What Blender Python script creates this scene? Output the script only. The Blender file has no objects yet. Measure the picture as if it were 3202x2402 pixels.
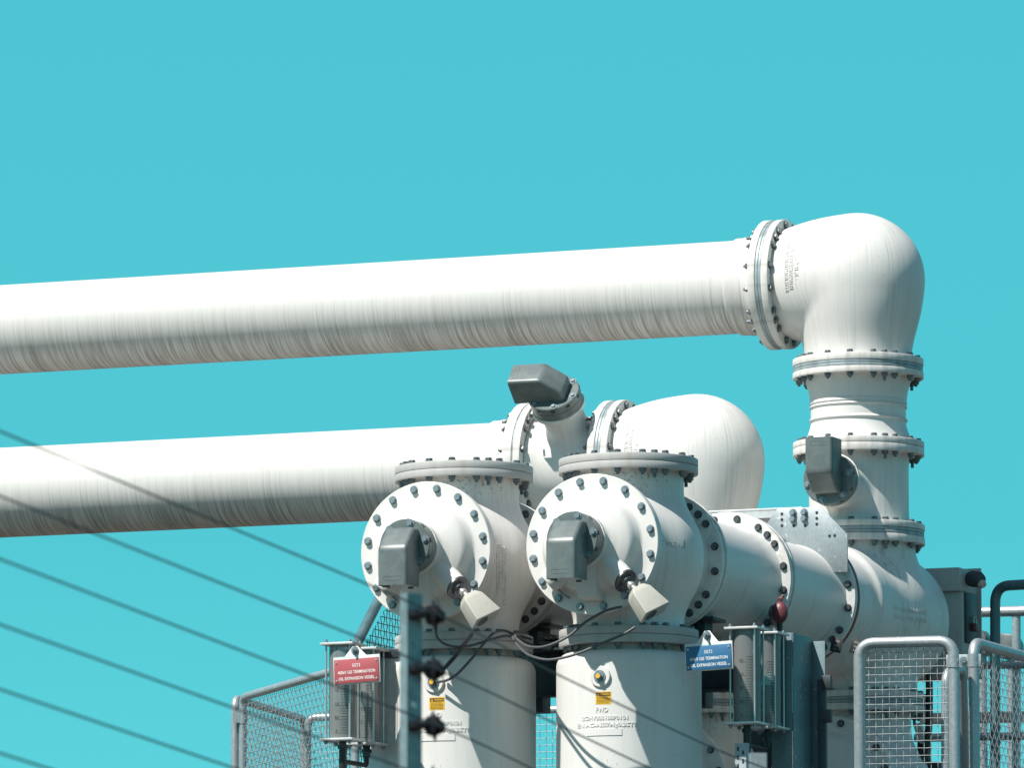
import bpy, bmesh, math, random
import numpy as np
from mathutils import Vector, Matrix, Quaternion
from mathutils.bvhtree import BVHTree
random.seed(7)
R = math.radians
PI = math.pi
S = bpy.context.scene
COL = S.collection

# ------------------------------------------------------------------ survey
FPX, HOR, CX, CY, EYE = 20900., 3956., 1601., 1201., 1.6
PITCH = math.atan((HOR - CY) / FPX)
TH = R(22)                                   # the plant stands turned 22 degrees to the view
OX, OY = 0.60609, 34.5529                    # foot of the right front vessel
ZA = 5.263                                   # height of the horizontal duct axes
cp, sp = math.cos(PITCH), math.sin(PITCH)

def at(px, py, Y):
    u, v = (px - CX) / FPX, (CY - py) / FPX
    t = Y / (cp - v * sp)
    return Vector((u * t, Y, EYE + (sp + v * cp) * t))

def level(px1, py1, Y1, px2, py2):           # second point of a level rail
    z = at(px1, py1, Y1).z - EYE
    q = at(px2, py2, 1.0)
    return at(px2, py2, z / (q.z - EYE))

def W(b, a, z):
    return Vector((OX + b * math.cos(TH) + a * math.sin(TH), OY - b * math.sin(TH) + a * math.cos(TH), z))

def toloc(p):                                # world -> plant axes
    x, y = p.x - OX, p.y - OY
    return Vector((x * math.cos(TH) - y * math.sin(TH), x * math.sin(TH) + y * math.cos(TH), p.z))

# ------------------------------------------------------------------ materials
M = {}
class NT:
    def __init__(s, name):
        m = bpy.data.materials.new(name); m.use_nodes = True
        s.m = m; s.t = m.node_tree; s.n = s.t.nodes; s.l = s.t.links
        s.b = s.n['Principled BSDF']; M[name] = m
    def N(s, typ, **k):
        n = s.n.new(typ)
        for a, v in k.items():
            setattr(n, a, v)
        return n
    def L(s, a, b): s.l.new(a, b)
    def coord(s, scale=(1, 1, 1), loc=(0, 0, 0)):
        t = s.N('ShaderNodeTexCoord'); mp = s.N('ShaderNodeMapping')
        mp.inputs['Scale'].default_value = scale; mp.inputs['Location'].default_value = loc
        s.L(t.outputs['Object'], mp.inputs['Vector']); return mp.outputs[0]
    def noise(s, vec, scale=1, detail=4, rough=.55):
        n = s.N('ShaderNodeTexNoise'); n.inputs['Scale'].default_value = scale
        n.inputs['Detail'].default_value = detail; n.inputs['Roughness'].default_value = rough
        s.L(vec, n.inputs['Vector']); return n.outputs['Fac']
    def ramp(s, v, lo, hi, a=0., b=1.):
        n = s.N('ShaderNodeMapRange'); n.interpolation_type = 'SMOOTHSTEP'
        n.inputs['From Min'].default_value = lo; n.inputs['From Max'].default_value = hi
        n.inputs['To Min'].default_value = a; n.inputs['To Max'].default_value = b
        s.L(v, n.inputs['Value']); return n.outputs[0]
    def mul(s, a, b, op='MULTIPLY'):
        n = s.N('ShaderNodeMath', operation=op)
        for i, v in enumerate((a, b)):
            if isinstance(v, (int, float)): n.inputs[i].default_value = v
            else: s.L(v, n.inputs[i])
        n.use_clamp = True
        return n.outputs[0]
    def mix(s, fac, a, b):
        n = s.N('ShaderNodeMix', data_type='RGBA')
        if isinstance(fac, (int, float)): n.inputs[0].default_value = fac
        else: s.L(fac, n.inputs[0])
        for i, v in ((6, a), (7, b)):
            if isinstance(v, tuple): n.inputs[i].default_value = (*v, 1)
            else: s.L(v, n.inputs[i])
        return n.outputs[2]
    def col(s, c): s.L(c, s.b.inputs['Base Color'])
    def bump(s, h, strength=.1, dist=.004):
        n = s.N('ShaderNodeBump'); n.inputs['Strength'].default_value = strength
        n.inputs['Distance'].default_value = dist
        s.L(h, n.inputs['Height']); s.L(n.outputs[0], s.b.inputs['Normal'])
    def set(s, **k):
        for a, v in k.items(): s.b.inputs[a.replace('_', ' ')].default_value = v

WHITE = (.66, .645, .615)
def white_paint(name, streak, amt, low=None, patchy=True, meridian=0, specks=.0, rough=.42, dirt=(.17, .15, .125), blotch=.12, base=WHITE, speckband=None):
    s = NT(name)
    if meridian:                                 # runs follow the fall line round an upright axis
        sp_ = s.N('ShaderNodeSeparateXYZ'); s.L(s.coord(), sp_.inputs[0])
        an = s.N('ShaderNodeMath', operation='ARCTAN2'); s.L(sp_.outputs[1], an.inputs[0]); s.L(sp_.outputs[0], an.inputs[1])
        cb = s.N('ShaderNodeCombineXYZ')
        for k_, (o_, f_) in enumerate(((an.outputs[0], meridian), (sp_.outputs[2], 1.1))):
            mm = s.N('ShaderNodeMath', operation='MULTIPLY'); s.L(o_, mm.inputs[0]); mm.inputs[1].default_value = f_; s.L(mm.outputs[0], cb.inputs[k_])
        sv = s.noise(cb.outputs[0], 1, 5, .62)
    else: sv = s.noise(s.coord(streak), 1, 5, .62)
    st = s.ramp(sv, .46, .70)
    big = s.ramp(s.noise(s.coord((3, 3, 3), (4, 1, 2)), 1, 3), .35, .7)
    f = s.mul(s.mul(st, big) if patchy else s.ramp(sv, .36, .70), amt)
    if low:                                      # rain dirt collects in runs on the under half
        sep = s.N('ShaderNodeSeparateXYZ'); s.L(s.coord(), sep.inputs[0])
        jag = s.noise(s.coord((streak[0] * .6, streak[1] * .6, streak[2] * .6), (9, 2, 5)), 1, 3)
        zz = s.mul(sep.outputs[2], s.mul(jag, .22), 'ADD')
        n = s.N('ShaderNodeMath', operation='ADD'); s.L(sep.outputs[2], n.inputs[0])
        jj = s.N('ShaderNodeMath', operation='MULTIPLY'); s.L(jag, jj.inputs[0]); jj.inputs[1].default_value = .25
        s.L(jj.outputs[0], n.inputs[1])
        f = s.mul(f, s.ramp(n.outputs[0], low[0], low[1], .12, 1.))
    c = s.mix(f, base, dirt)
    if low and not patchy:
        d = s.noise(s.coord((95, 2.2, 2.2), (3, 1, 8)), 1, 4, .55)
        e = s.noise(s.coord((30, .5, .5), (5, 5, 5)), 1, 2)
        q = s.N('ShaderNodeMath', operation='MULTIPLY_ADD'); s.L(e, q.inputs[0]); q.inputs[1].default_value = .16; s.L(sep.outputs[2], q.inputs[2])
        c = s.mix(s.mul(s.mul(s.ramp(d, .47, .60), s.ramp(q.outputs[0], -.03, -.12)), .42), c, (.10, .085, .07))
    bl = s.mul(s.ramp(s.noise(s.coord((7, 7, 5), (1, 7, 3)), 1, 5), .5, .8), blotch)
    c = s.mix(bl, c, (.42, .36, .29))
    if specks:
        sk = s.ramp(s.noise(s.coord((150, 150, 90)), 1, 2), .66, .70)
        ar = s.ramp(s.noise(s.coord((4.5, 4.5, 2.5), (2, 5, 1)), 1, 2), .55, .68)
        c = s.mix(s.mul(s.mul(sk, ar), specks), c, (.05, .045, .04))
    if speckband:                                # mildew under a flange: dense small spots
        sep = s.N('ShaderNodeSeparateXYZ'); s.L(s.coord(), sep.inputs[0])
        band = s.ramp(sep.outputs[2], speckband[0], speckband[1])
        sk = s.ramp(s.noise(s.coord((60, 60, 45)), 1, 4, .7), .50, .62)
        ar = s.ramp(s.noise(s.coord((5, 5, 2)), 1, 2), .42, .6)
        c = s.mix(s.mul(s.mul(s.mul(sk, ar), band), .55), c, (.07, .06, .05))
    s.col(c); s.set(Roughness=rough, Specular_IOR_Level=.4)
    h = s.noise(s.coord((220, 220, 220)), 1, 2)
    s.bump(h, .07, .003)
    return s.m

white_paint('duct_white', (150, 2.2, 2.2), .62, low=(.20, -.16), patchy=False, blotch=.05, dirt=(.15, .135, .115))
white_paint('duct_white_axial', (1.6, 85, 1.6), .75, low=(.2, -.22), specks=.4, blotch=.12)
white_paint('tee_white', (38, 38, .8), .5, specks=.5, blotch=.14, dirt=(.20, .18, .15))
white_paint('cast_white', (95, 95, .7), .42, meridian=30, specks=.4, blotch=.08, dirt=(.24, .22, .2))
white_paint('vessel_white', (26, 26, 1.3), .22, meridian=14, specks=.5, blotch=.2, speckband=(.27, .39))
white_paint('tank_white', (20, 20, .9), .16, specks=.95, blotch=.16)
white_paint('flange_white', (24, 24, 2.5), .45, specks=.55, blotch=.35, rough=.5)
white_paint('lid_white', (16, 16, 1.6), .35, specks=.7, blotch=.4, rough=.55, base=(.43, .43, .42))
white_paint('cover_white', (20, 20, 1.5), .10, specks=.15, blotch=.07)
white_paint('cream', (30, 30, 3), .15, blotch=.15, base=(.44, .43, .38), rough=.5)
white_paint('cabinet_grey', (30, 30, 1.4), .5, blotch=.25, base=(.42, .42, .40), rough=.5)

def simple(name, c, rough=.5, metal=0., var=.25, scale=18., c2=None, bump=.05):
    s = NT(name)
    n = s.ramp(s.noise(s.coord((scale,) * 3), 1, 5, .6), .35, .7)
    c2 = c2 or tuple(x * (1 - var) for x in c)
    s.col(s.mix(n, c, c2)); s.set(Roughness=rough, Metallic=metal)
    s.bump(s.noise(s.coord((160,) * 3), 1, 2), bump, .003)
    return s.m
simple('vent_grey', (.128, .158, .156), .38, 0, .24, 16)
simple('spacer_grey', (.33, .39, .41), .45, .2, .35, 24)
simple('seal_red', (.20, .045, .03), .6, 0, .3, 30)
simple('bolt_zinc', (.27, .33, .36), .40, .45, .35, 60)
simple('bolt_shaded', (.17, .19, .20), .45, .5, .4, 60)  # bolt metal darkened in colour for the shadow under the flanges
simple('bolt_dark', (.16, .17, .18), .4, .8, .5, 60)
simple('dark_rubber', (.018, .018, .02), .45, 0, .3, 40)
simple('cable_grey', (.085, .09, .095), .5, 0, .25, 60)
simple('teal_shade_steel', (.085, .165, .185), .42, .1, .3, 14)  # teal tone carries the shade on the shadowed rails
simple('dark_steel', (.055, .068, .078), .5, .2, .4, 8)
simple('chrome', (.50, .50, .49), .28, .55, .1, 30)
simple('plate_steel', (.62, .63, .62), .42, .35, .14, 25)
simple('sign_red', (.40, .085, .095), .42, 0, .07, 14)
simple('sign_blue', (.030, .14, .28), .42, 0, .07, 14)
simple('sign_text', (.85, .85, .83), .5, 0, .05, 20)
simple('ink', (.02, .02, .022), .6, 0, .1, 20)
simple('tag_print', (.30, .31, .31), .6, 0, .2, 40)
simple('faded_ink', (.33, .32, .30), .7, 0, .3, 50)
simple('sticker_orange', (.74, .42, .02), .45, 0, .08, 20)
simple('valve_red', (.15, .036, .042), .45, 0, .2, 30)
simple('insulator_black', (.012, .012, .014), .3, 0, .2, 30)
simple('post_steel', (.24, .32, .335), .42, .3, .3, 30)
simple('lamp_glass', (.55, .45, .36), .2, 0, .1, 30)

def galvanised(name, a, b, rough=.42, metal=.55):
    s = NT(name)
    v = s.N('ShaderNodeTexVoronoi'); v.inputs['Scale'].default_value = 70; s.L(s.coord(), v.inputs['Vector'])
    n = s.ramp(v.outputs['Color'], .1, .9)
    big = s.ramp(s.noise(s.coord((6, 6, 3)), 1, 5), .35, .7)
    spot = s.ramp(s.noise(s.coord((38, 38, 26)), 1, 2), .66, .72)
    c = s.mix(s.mul(n, .6), a, b); c = s.mix(s.mul(big, .5), c, b)
    c = s.mix(s.mul(spot, .55), c, (.72, .74, .74))
    s.col(c); s.set(Roughness=rough, Metallic=metal)
    s.bump(s.noise(s.coord((120,) * 3), 1, 3), .1, .002)
galvanised('galv_tube', (.46, .50, .51), (.31, .36, .38))
galvanised('galv_sheet', (.36, .40, .41), (.26, .30, .315), .5, .4)
galvanised('galv_shaded', (.17, .235, .25), (.12, .175, .19), .5, .35)  # galvanising darkened and blued to paint the shade on the column
galvanised('galv_wire', (.30, .33, .34), (.24, .27, .28), .5, .15)

s = NT('acrylic')                              # slightly cloudy clear tube
s.n.remove(s.b)
o = s.n['Material Output']
tr = s.N('ShaderNodeBsdfTransparent'); tr.inputs[0].default_value = (.80, .83, .83, 1)
df = s.N('ShaderNodeBsdfDiffuse'); df.inputs[0].default_value = (.27, .28, .275, 1)
gl = s.N('ShaderNodeBsdfGlossy'); gl.inputs['Roughness'].default_value = .12
m1 = s.N('ShaderNodeMixShader'); m1.inputs[0].default_value = .60
fr = s.N('ShaderNodeFresnel'); fr.inputs[0].default_value = 1.45
m2 = s.N('ShaderNodeMixShader')
s.L(tr.outputs[0], m1.inputs[1]); s.L(df.outputs[0], m1.inputs[2])
s.L(fr.outputs[0], m2.inputs[0]); s.L(m1.outputs[0], m2.inputs[1]); s.L(gl.outputs[0], m2.inputs[2])
s.L(m2.outputs[0], o.inputs[0])
s = NT('oil')
s.n.remove(s.b); o = s.n['Material Output']
tr = s.N('ShaderNodeBsdfTransparent'); tr.inputs[0].default_value = (.66, .63, .58, 1)
df = s.N('ShaderNodeBsdfDiffuse'); df.inputs[0].default_value = (.30, .28, .25, 1)
m1 = s.N('ShaderNodeMixShader'); m1.inputs[0].default_value = .25
s.L(tr.outputs[0], m1.inputs[1]); s.L(df.outputs[0], m1.inputs[2]); s.L(m1.outputs[0], o.inputs[0])

s = NT('gravel')
n = s.noise(s.coord((9, 9, 9)), 1, 6, .7); n2 = s.noise(s.coord((.15, .15, .15)), 1, 4)
c = s.mix(s.ramp(n, .3, .7), (.06, .05, .04), (.10, .085, .07)); c = s.mix(s.ramp(n2, .4, .6), c, (.07, .06, .045))
s.col(c); s.set(Roughness=.9); s.bump(n, .6, .05)

# ------------------------------------------------------------------ object helpers
def link(o, parent=None, **props):
    COL.objects.link(o)
    if parent: o.parent = parent
    for k, v in props.items(): o[k] = v
    return o

def thing(name, label, cat, b=0, a=0, z=0, group=None, world=None, rot=None):
    o = bpy.data.objects.new(name, None); o.empty_display_size = .1
    o.location = W(b, a, z) if world is None else world
    o.rotation_euler = (0, 0, -TH if rot is None else rot)
    link(o, None, label=label, category=cat)
    if group: o['group'] = group
    return o

def tag(o, label, cat, group=None):
    o['label'] = label; o['category'] = cat
    if group: o['group'] = group
    return o

def finish(me, mat, angle=38):
    for m in (mat if isinstance(mat, (list, tuple)) else [mat]): me.materials.append(M[m])
    for p in me.polygons: p.use_smooth = True
    me.set_sharp_from_angle(angle=R(angle))
    return me

def mesh_of(bm, name, mat, angle=38):
    bmesh.ops.recalc_face_normals(bm, faces=bm.faces)
    me = bpy.data.meshes.new(name); bm.to_mesh(me); bm.free()
    return finish(me, mat, angle)

def part(name, bm, mat, parent, loc=None, rot=None, angle=38):
    me = bm if isinstance(bm, bpy.types.Mesh) else mesh_of(bm, name, mat, angle)
    o = bpy.data.objects.new(name, me)
    if loc is not None: o.location = loc
    if rot is not None:
        o.rotation_mode = 'QUATERNION'; o.rotation_quaternion = rot
    return link(o, parent)

AX = {'x': Vector((1, 0, 0)), 'y': Vector((0, 1, 0)), 'z': Vector((0, 0, 1)),
      '-x': Vector((-1, 0, 0)), '-y': Vector((0, -1, 0)), '-z': Vector((0, 0, -1))}
def quat(axis):
    v = AX[axis] if isinstance(axis, str) else Vector(axis).normalized()
    return Vector((0, 0, 1)).rotation_difference(v)
def frame(org, axis):
    return Matrix.Translation(Vector(org)) @ quat(axis).to_matrix().to_4x4()

def lathe(bm, prof, mtx=Matrix(), seg=72, closed=False):
    rings = []
    for r, h in prof:
        if r < 1e-5:
            rings.append([bm.verts.new(mtx @ Vector((0, 0, h)))])
        else:
            rings.append([bm.verts.new(mtx @ Vector((r * math.cos(2 * PI * i / seg), r * math.sin(2 * PI * i / seg), h))) for i in range(seg)])
    n = len(rings)
    for k in range(n if closed else n - 1):
        A, B = rings[k], rings[(k + 1) % n]
        for i in range(seg):
            j = (i + 1) % seg
            if len(A) == 1 and len(B) == 1: continue
            if len(A) == 1: bm.faces.new((A[0], B[i], B[j]))
            elif len(B) == 1: bm.faces.new((A[i], A[j], B[0]))
            else: bm.faces.new((A[i], A[j], B[j], B[i]))
    return bm

def ring_prof(ri, ro, t, e=.004, h0=0.):
    return [(ri, h0), (ro - e, h0), (ro - e * .3, h0 + e * .3), (ro, h0 + e), (ro, h0 + t - e), (ro - e * .3, h0 + t - e * .3), (ro - e, h0 + t), (ri, h0 + t)]

def box(bm, c, size, rot=None, bevel=0., seg=2):
    t = bmesh.new(); bmesh.ops.create_cube(t, size=1)
    bmesh.ops.scale(t, vec=size, verts=t.verts)
    if bevel: bmesh.ops.bevel(t, geom=list(t.edges), offset=bevel, segments=seg, affect='EDGES', profile=.5)
    mt = Matrix.Translation(Vector(c))
    if rot is not None: mt = mt @ (rot.to_matrix().to_4x4() if isinstance(rot, Quaternion) else rot)
    bmesh.ops.transform(t, matrix=mt, verts=t.verts)
    merge(bm, t)
    return bm

def merge(bm, t):
    me = bpy.data.meshes.new('tmp'); t.to_mesh(me); t.free()
    bm.from_mesh(me); bpy.data.meshes.remove(me)

def prism(bm, poly, t, mtx=Matrix(), bevel=0.):   # polygon in XY, thickness along Z (centred)
    q = bmesh.new()
    f = q.faces.new([q.verts.new((x, y, -t / 2)) for x, y in poly])
    r = bmesh.ops.extrude_face_region(q, geom=[f])
    bmesh.ops.translate(q, vec=(0, 0, t), verts=[v for v in r['geom'] if isinstance(v, bmesh.types.BMVert)])
    bmesh.ops.recalc_face_normals(q, faces=q.faces)
    if bevel: bmesh.ops.bevel(q, geom=list(q.edges), offset=bevel, segments=2, affect='EDGES', profile=.5)
    bmesh.ops.transform(q, matrix=mtx, verts=q.verts); merge(bm, q)
    return bm

def tube(bm, pts, r, seg=12, cap=True):
    pts = [Vector(p) for p in pts]; n = len(pts); rings = []
    d0 = (pts[1] - pts[0]).normalized()
    up = Vector((0, 0, 1)) if abs(d0.z) < .9 else Vector((1, 0, 0))
    u = d0.cross(up).normalized()
    for i in range(n):
        d = ((pts[min(i + 1, n - 1)] - pts[i]).normalized() + (pts[i] - pts[max(i - 1, 0)]).normalized())
        d = d.normalized() if d.length > 1e-6 else d0
        u = (u - d * u.dot(d)).normalized(); v = d.cross(u)
        rr = r[i] if isinstance(r, (list, tuple)) else r
        rings.append([bm.verts.new(pts[i] + (u * math.cos(2 * PI * k / seg) + v * math.sin(2 * PI * k / seg)) * rr) for k in range(seg)])
    for A, B in zip(rings, rings[1:]):
        for k in range(seg):
            j = (k + 1) % seg; bm.faces.new((A[k], A[j], B[j], B[k]))
    if cap:
        bm.faces.new(rings[0][::-1]); bm.faces.new(rings[-1])
    return bm

def spline(pts, n=10):
    P = [Vector(p) for p in pts]; P = [P[0] * 2 - P[1]] + P + [P[-1] * 2 - P[-2]]; out = []
    for i in range(1, len(P) - 2):
        for k in range(n):
            t = k / n
            out.append(.5 * ((2 * P[i]) + (P[i + 1] - P[i - 1]) * t + (2 * P[i - 1] - 5 * P[i] + 4 * P[i + 1] - P[i + 2]) * t * t + (3 * P[i] - P[i - 1] - 3 * P[i + 1] + P[i + 2]) * t ** 3))
    out.append(P[-2]); return out

def rounded(pts, r, n=6):                       # polyline with rounded corners
    P = [Vector(p) for p in pts]; out = [P[0]]
    for i in range(1, len(P) - 1):
        a = (P[i - 1] - P[i]).normalized(); b = (P[i + 1] - P[i]).normalized()
        p0, p1 = P[i] + a * r, P[i] + b * r
        for k in range(n + 1):
            t = k / n; out.append(p0 * (1 - t) ** 2 + P[i] * 2 * t * (1 - t) + p1 * t * t)
    out.append(P[-1]); return out

# ---- castings: smooth blended bodies polygonised from a distance field
def smin(a, b, k):
    h = np.clip(.5 + .5 * (b - a) / k, 0, 1)
    return b * (1 - h) + a * h - k * h * (1 - h)
def d_sph(p, c, r, sc=(1, 1, 1)):
    q = (p - np.array(c)) / np.array(sc); return (np.linalg.norm(q, axis=-1) - r)
def d_cone(p, p0, p1, r0, r1):                  # round-sided truncated cone with flat ends
    p0, p1 = np.array(p0, float), np.array(p1, float); ax = p1 - p0; L = np.linalg.norm(ax); ax /= L
    q = p - p0; h = q @ ax; rad = np.linalg.norm(q - h[..., None] * ax, axis=-1)
    r = r0 + (r1 - r0) * np.clip(h / L, 0, 1)
    dr = (rad - r) * (L / math.hypot(L, r1 - r0)); dh = np.abs(h - L / 2) - L / 2
    return np.minimum(np.maximum(dr, dh), 0) + np.hypot(np.maximum(dr, 0), np.maximum(dh, 0))

def casting(name, f, lo, hi, h, mat):
    lo, hi = np.array(lo), np.array(hi); n = np.ceil((hi - lo) / h).astype(int) + 1
    g = np.stack(np.meshgrid(*[lo[i] + h * np.arange(n[i]) for i in range(3)], indexing='ij'), -1)
    v = f(g); ins = v < 0
    acc = np.zeros(tuple(n - 1) + (3,)); cnt = np.zeros(tuple(n - 1))
    cells = [slice(0, -1), slice(1, None)]
    for ax in range(3):
        o = [i for i in range(3) if i != ax]
        for i in (0, 1):
            for j in (0, 1):
                s0 = [None] * 3; s0[ax] = cells[0]; s0[o[0]] = cells[i]; s0[o[1]] = cells[j]
                s1 = list(s0); s1[ax] = cells[1]
                a, b = v[tuple(s0)], v[tuple(s1)]; x = (a < 0) != (b < 0)
                t = np.where(x, a / np.where(a == b, 1, a - b), 0)
                acc += np.where(x[..., None], g[tuple(s0)] * (1 - t[..., None]) + g[tuple(s1)] * t[..., None], 0); cnt += x
    act = cnt > 0; idx = -np.ones(cnt.shape, int); idx[act] = np.arange(act.sum())
    P = acc[act] / cnt[act][:, None]
    for _ in range(3):                          # settle the vertices on the true surface
        e = 1e-4; d = f(P)
        gr = np.stack([(f(P + np.eye(3)[i] * e) - d) / e for i in range(3)], -1)
        P = P - gr * (d / np.maximum((gr ** 2).sum(-1), .2))[:, None]
    F = []
    for ax in range(3):
        o = [(ax + 1) % 3, (ax + 2) % 3]
        s0 = [slice(1, -1)] * 3; s0[ax] = slice(0, -1); s1 = list(s0); s1[ax] = slice(1, None)
        a, b = ins[tuple(s0)], ins[tuple(s1)]
        ii = np.argwhere(a != b)
        if not len(ii): continue
        base = ii + 1; base[:, ax] -= 1
        flip = a[tuple(ii.T)]
        q = []
        for du, dv in ((-1, -1), (0, -1), (0, 0), (-1, 0)):
            c = base.copy(); c[:, o[0]] += du; c[:, o[1]] += dv
            q.append(idx[tuple(c.T)])
        q = np.stack(q, -1); q[~flip] = q[~flip][:, ::-1]
        F.append(q)
    F = np.concatenate(F); F = F[(F >= 0).all(1)]
    me = bpy.data.meshes.new(name); me.from_pydata(P.tolist(), [], F.tolist()); me.validate()
    return finish(me, mat, 70)

# ---- bolts and flanges
BOLTS = {}
def bolt_mesh(T, mat, long=False, head=.014, af=.031):
    k = (round(T, 4), mat, long, head, af)
    if k in BOLTS: return BOLTS[k]
    bm = bmesh.new(); rc = af / math.sqrt(3)
    def hexa(h0, h1):
        e = .0025 if h1 > h0 else -.0025
        lathe(bm, [(0, h0), (rc, h0), (rc, h1 - e), (rc * .87, h1), (0, h1)], seg=6)
    lathe(bm, [(0, .0005), (.0215, .0005), (.0215, .0035), (0, .0035)], seg=16); hexa(.003, .003 + head)
    if T > 0:
        lathe(bm, [(0, -T - .0005), (.0215, -T - .0005), (.0215, -T - .0035), (0, -T - .0035)], seg=16); hexa(-T - .003, -T - .021)
        lathe(bm, [(0, .004), (.0098, .004), (.0098, -T - .006), (0, -T - .006)], seg=10)
        lathe(bm, [(.0095, -T - .02), (.0095, -T - (.045 if long else .030)), (.008, -T - (.047 if long else .032)), (0, -T - (.047 if long else .032))], seg=10)
    BOLTS[k] = mesh_of(bm, 'bolt', mat, 30)
    return BOLTS[k]

def bolts(parent, org, axis, T, rad, mat='bolt_zinc', n=16, phase=.5, extra=True, head=.014, flip=False):
    """heads on the +axis side at org, nuts T below"""
    q = quat(axis); ang = [(2 * PI * (i + phase) / n, False) for i in range(n)]
    if extra: ang += [(PI / 4 + PI / 2 * i, True) for i in range(4)]
    for t, lg in ang:
        p = Vector(org) + q @ Vector((rad * math.cos(t), rad * math.sin(t), 0))
        part('bolt', bolt_mesh(T, mat, lg, head), None, parent, p, q @ Quaternion((0, 0, 1), t + random.uniform(-.5, .5)))

MK = {'w': ('flange_ring', 'flange_white'), 'g': ('spacer_ring', 'spacer_grey'), 'r': ('seal_ring', 'seal_red')}
def stack(parent, org, axis, Ro, layers, ri=.2, rb=None, bolt_mat='bolt_shaded', heads='end', extra=True, phase=.5, white='flange_white'):
    """flange rings stacked from org along axis; bolts through all of them hang under the last white ring"""
    v = AX[axis] if isinstance(axis, str) else Vector(axis).normalized()
    h = 0.; first = None; q = quat(axis); objs = []
    for t, k in layers:
        nm, mt = MK[k]
        if k == 'w': mt = white
        ro = Ro if k != 'g' else Ro - .004
        bm = lathe(bmesh.new(), ring_prof(ri, ro, t - .0015, .004 if k == 'w' else .002), seg=96, closed=True)
        o = part(nm, bm, mt, parent, Vector(org) + v * h, q); objs.append(o)
        h += t
        if k == 'w': first = o
    base = objs[0] if objs[0].name.startswith('flange') else first
    off = (base.matrix_basis.inverted())
    def addb():
        top = Vector((0, 0, h)) if heads == 'end' else Vector((0, 0, 0))
        # in the ring's own axes (ring axis = z)
        zoff = 0. if base is objs[0] else -(h - layers[-1][0])
        if heads == 'end': bolts(base, (0, 0, h + zoff), 'z', h, rb or Ro - .034, bolt_mat, extra=extra, phase=phase)
        else: bolts(base, (0, 0, zoff), '-z', h, rb or Ro - .034, bolt_mat, extra=extra, phase=phase)
    addb()
    return h

# ---- writing
FONT = None
def text_mesh(txt, size, depth=.0, bold=0.):
    cu = bpy.data.curves.new('lettering', 'FONT'); cu.body = txt; cu.size = size; cu.align_x = 'CENTER'; cu.align_y = 'CENTER'
    cu.extrude = depth; cu.resolution_u = 2; cu.offset = bold
    o = bpy.data.objects.new('lettering', cu); COL.objects.link(o)
    dg = bpy.context.evaluated_depsgraph_get(); me = bpy.data.meshes.new_from_object(o.evaluated_get(dg))
    bpy.data.objects.remove(o); me.materials.clear()
    return me

def fit(me, w):                                  # scale text to a given width
    xs = [v.co.x for v in me.vertices]; k = w / max(1e-6, max(xs) - min(xs)); c = (max(xs) + min(xs)) / 2
    for v in me.vertices: v.co.x = (v.co.x - c) * k
    return me

def subdiv(me, n):
    bm = bmesh.new(); bm.from_mesh(me)
    bmesh.ops.triangulate(bm, faces=bm.faces)
    bm.to_mesh(me); bm.free(); return me

def wrap(me, bvh, org, u, v, d, lift, mat, name, parent):
    """lay a flat mesh (x,y,z=height) on a surface by casting along d (parent's local axes)"""
    org, u, v, d = Vector(org), Vector(u).normalized(), Vector(v).normalized(), Vector(d).normalized()
    last = None
    for vt in me.vertices:
        st = org + u * vt.co.x + v * vt.co.y - d * 1.0
        hit = bvh.ray_cast(st, d)
        if hit[0] is None:
            p = org + u * vt.co.x + v * vt.co.y; nrm = -d
        else: p, nrm = hit[0], hit[1]
        if nrm.dot(d) > 0: nrm = -nrm
        vt.co = p + nrm * (lift + vt.co.z)
    finish(me, mat, 40)
    return part(name, me, None, parent)

def bvh_of(me):
    return BVHTree.FromPolygons([v.co.copy() for v in me.vertices], [list(p.vertices) for p in me.polygons])

# ------------------------------------------------------------------ relief vents
def hood_mesh():
    w = .082; prof = [(0, .088), (.060, .088), (.163, -.022), (.163, -.218), (0, -.218)]
    bm = bmesh.new()
    Lf = [bm.verts.new((-w, -d, h)) for d, h in prof]; Rt = [bm.verts.new((w, -d, h)) for d, h in prof]
    bm.faces.new(Lf); bm.faces.new(Rt[::-1])
    for i in (0, 1, 2): bm.faces.new((Lf[i], Rt[i], Rt[i + 1], Lf[i + 1]))
    bmesh.ops.recalc_face_normals(bm, faces=bm.faces)
    ed = [e for e in bm.edges if len(e.link_faces) == 2]
    bmesh.ops.bevel(bm, geom=ed, offset=.02, segments=5, affect='EDGES', profile=.5)
    r = bmesh.ops.solidify(bm, geom=list(bm.faces), thickness=.003)
    # front embossed frame and side notch tabs
    for (x0, x1, z0, z1) in ((-.048, .048, -.194, -.1925), (-.048, .048, -.1735, -.172), (-.048, -.0465, -.194, -.172), (.0465, .048, -.194, -.172)):
        box(bm, ((x0 + x1) / 2, -.1632, (z0 + z1) / 2), (x1 - x0, .0016, z1 - z0))
    box(bm, (-.05, -.150, -.222), (.012, .012, .014), bevel=.001); box(bm, (.05, -.03, -.222), (.03, .006, .012), bevel=.001)
    return mesh_of(bm, 'hood', 'vent_grey', 40)
HOOD = hood_mesh()
SLOT = mesh_of(box(bmesh.new(), (0, 0, 0), (.004, .022, .012)), 'slot', 'ink')

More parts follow.
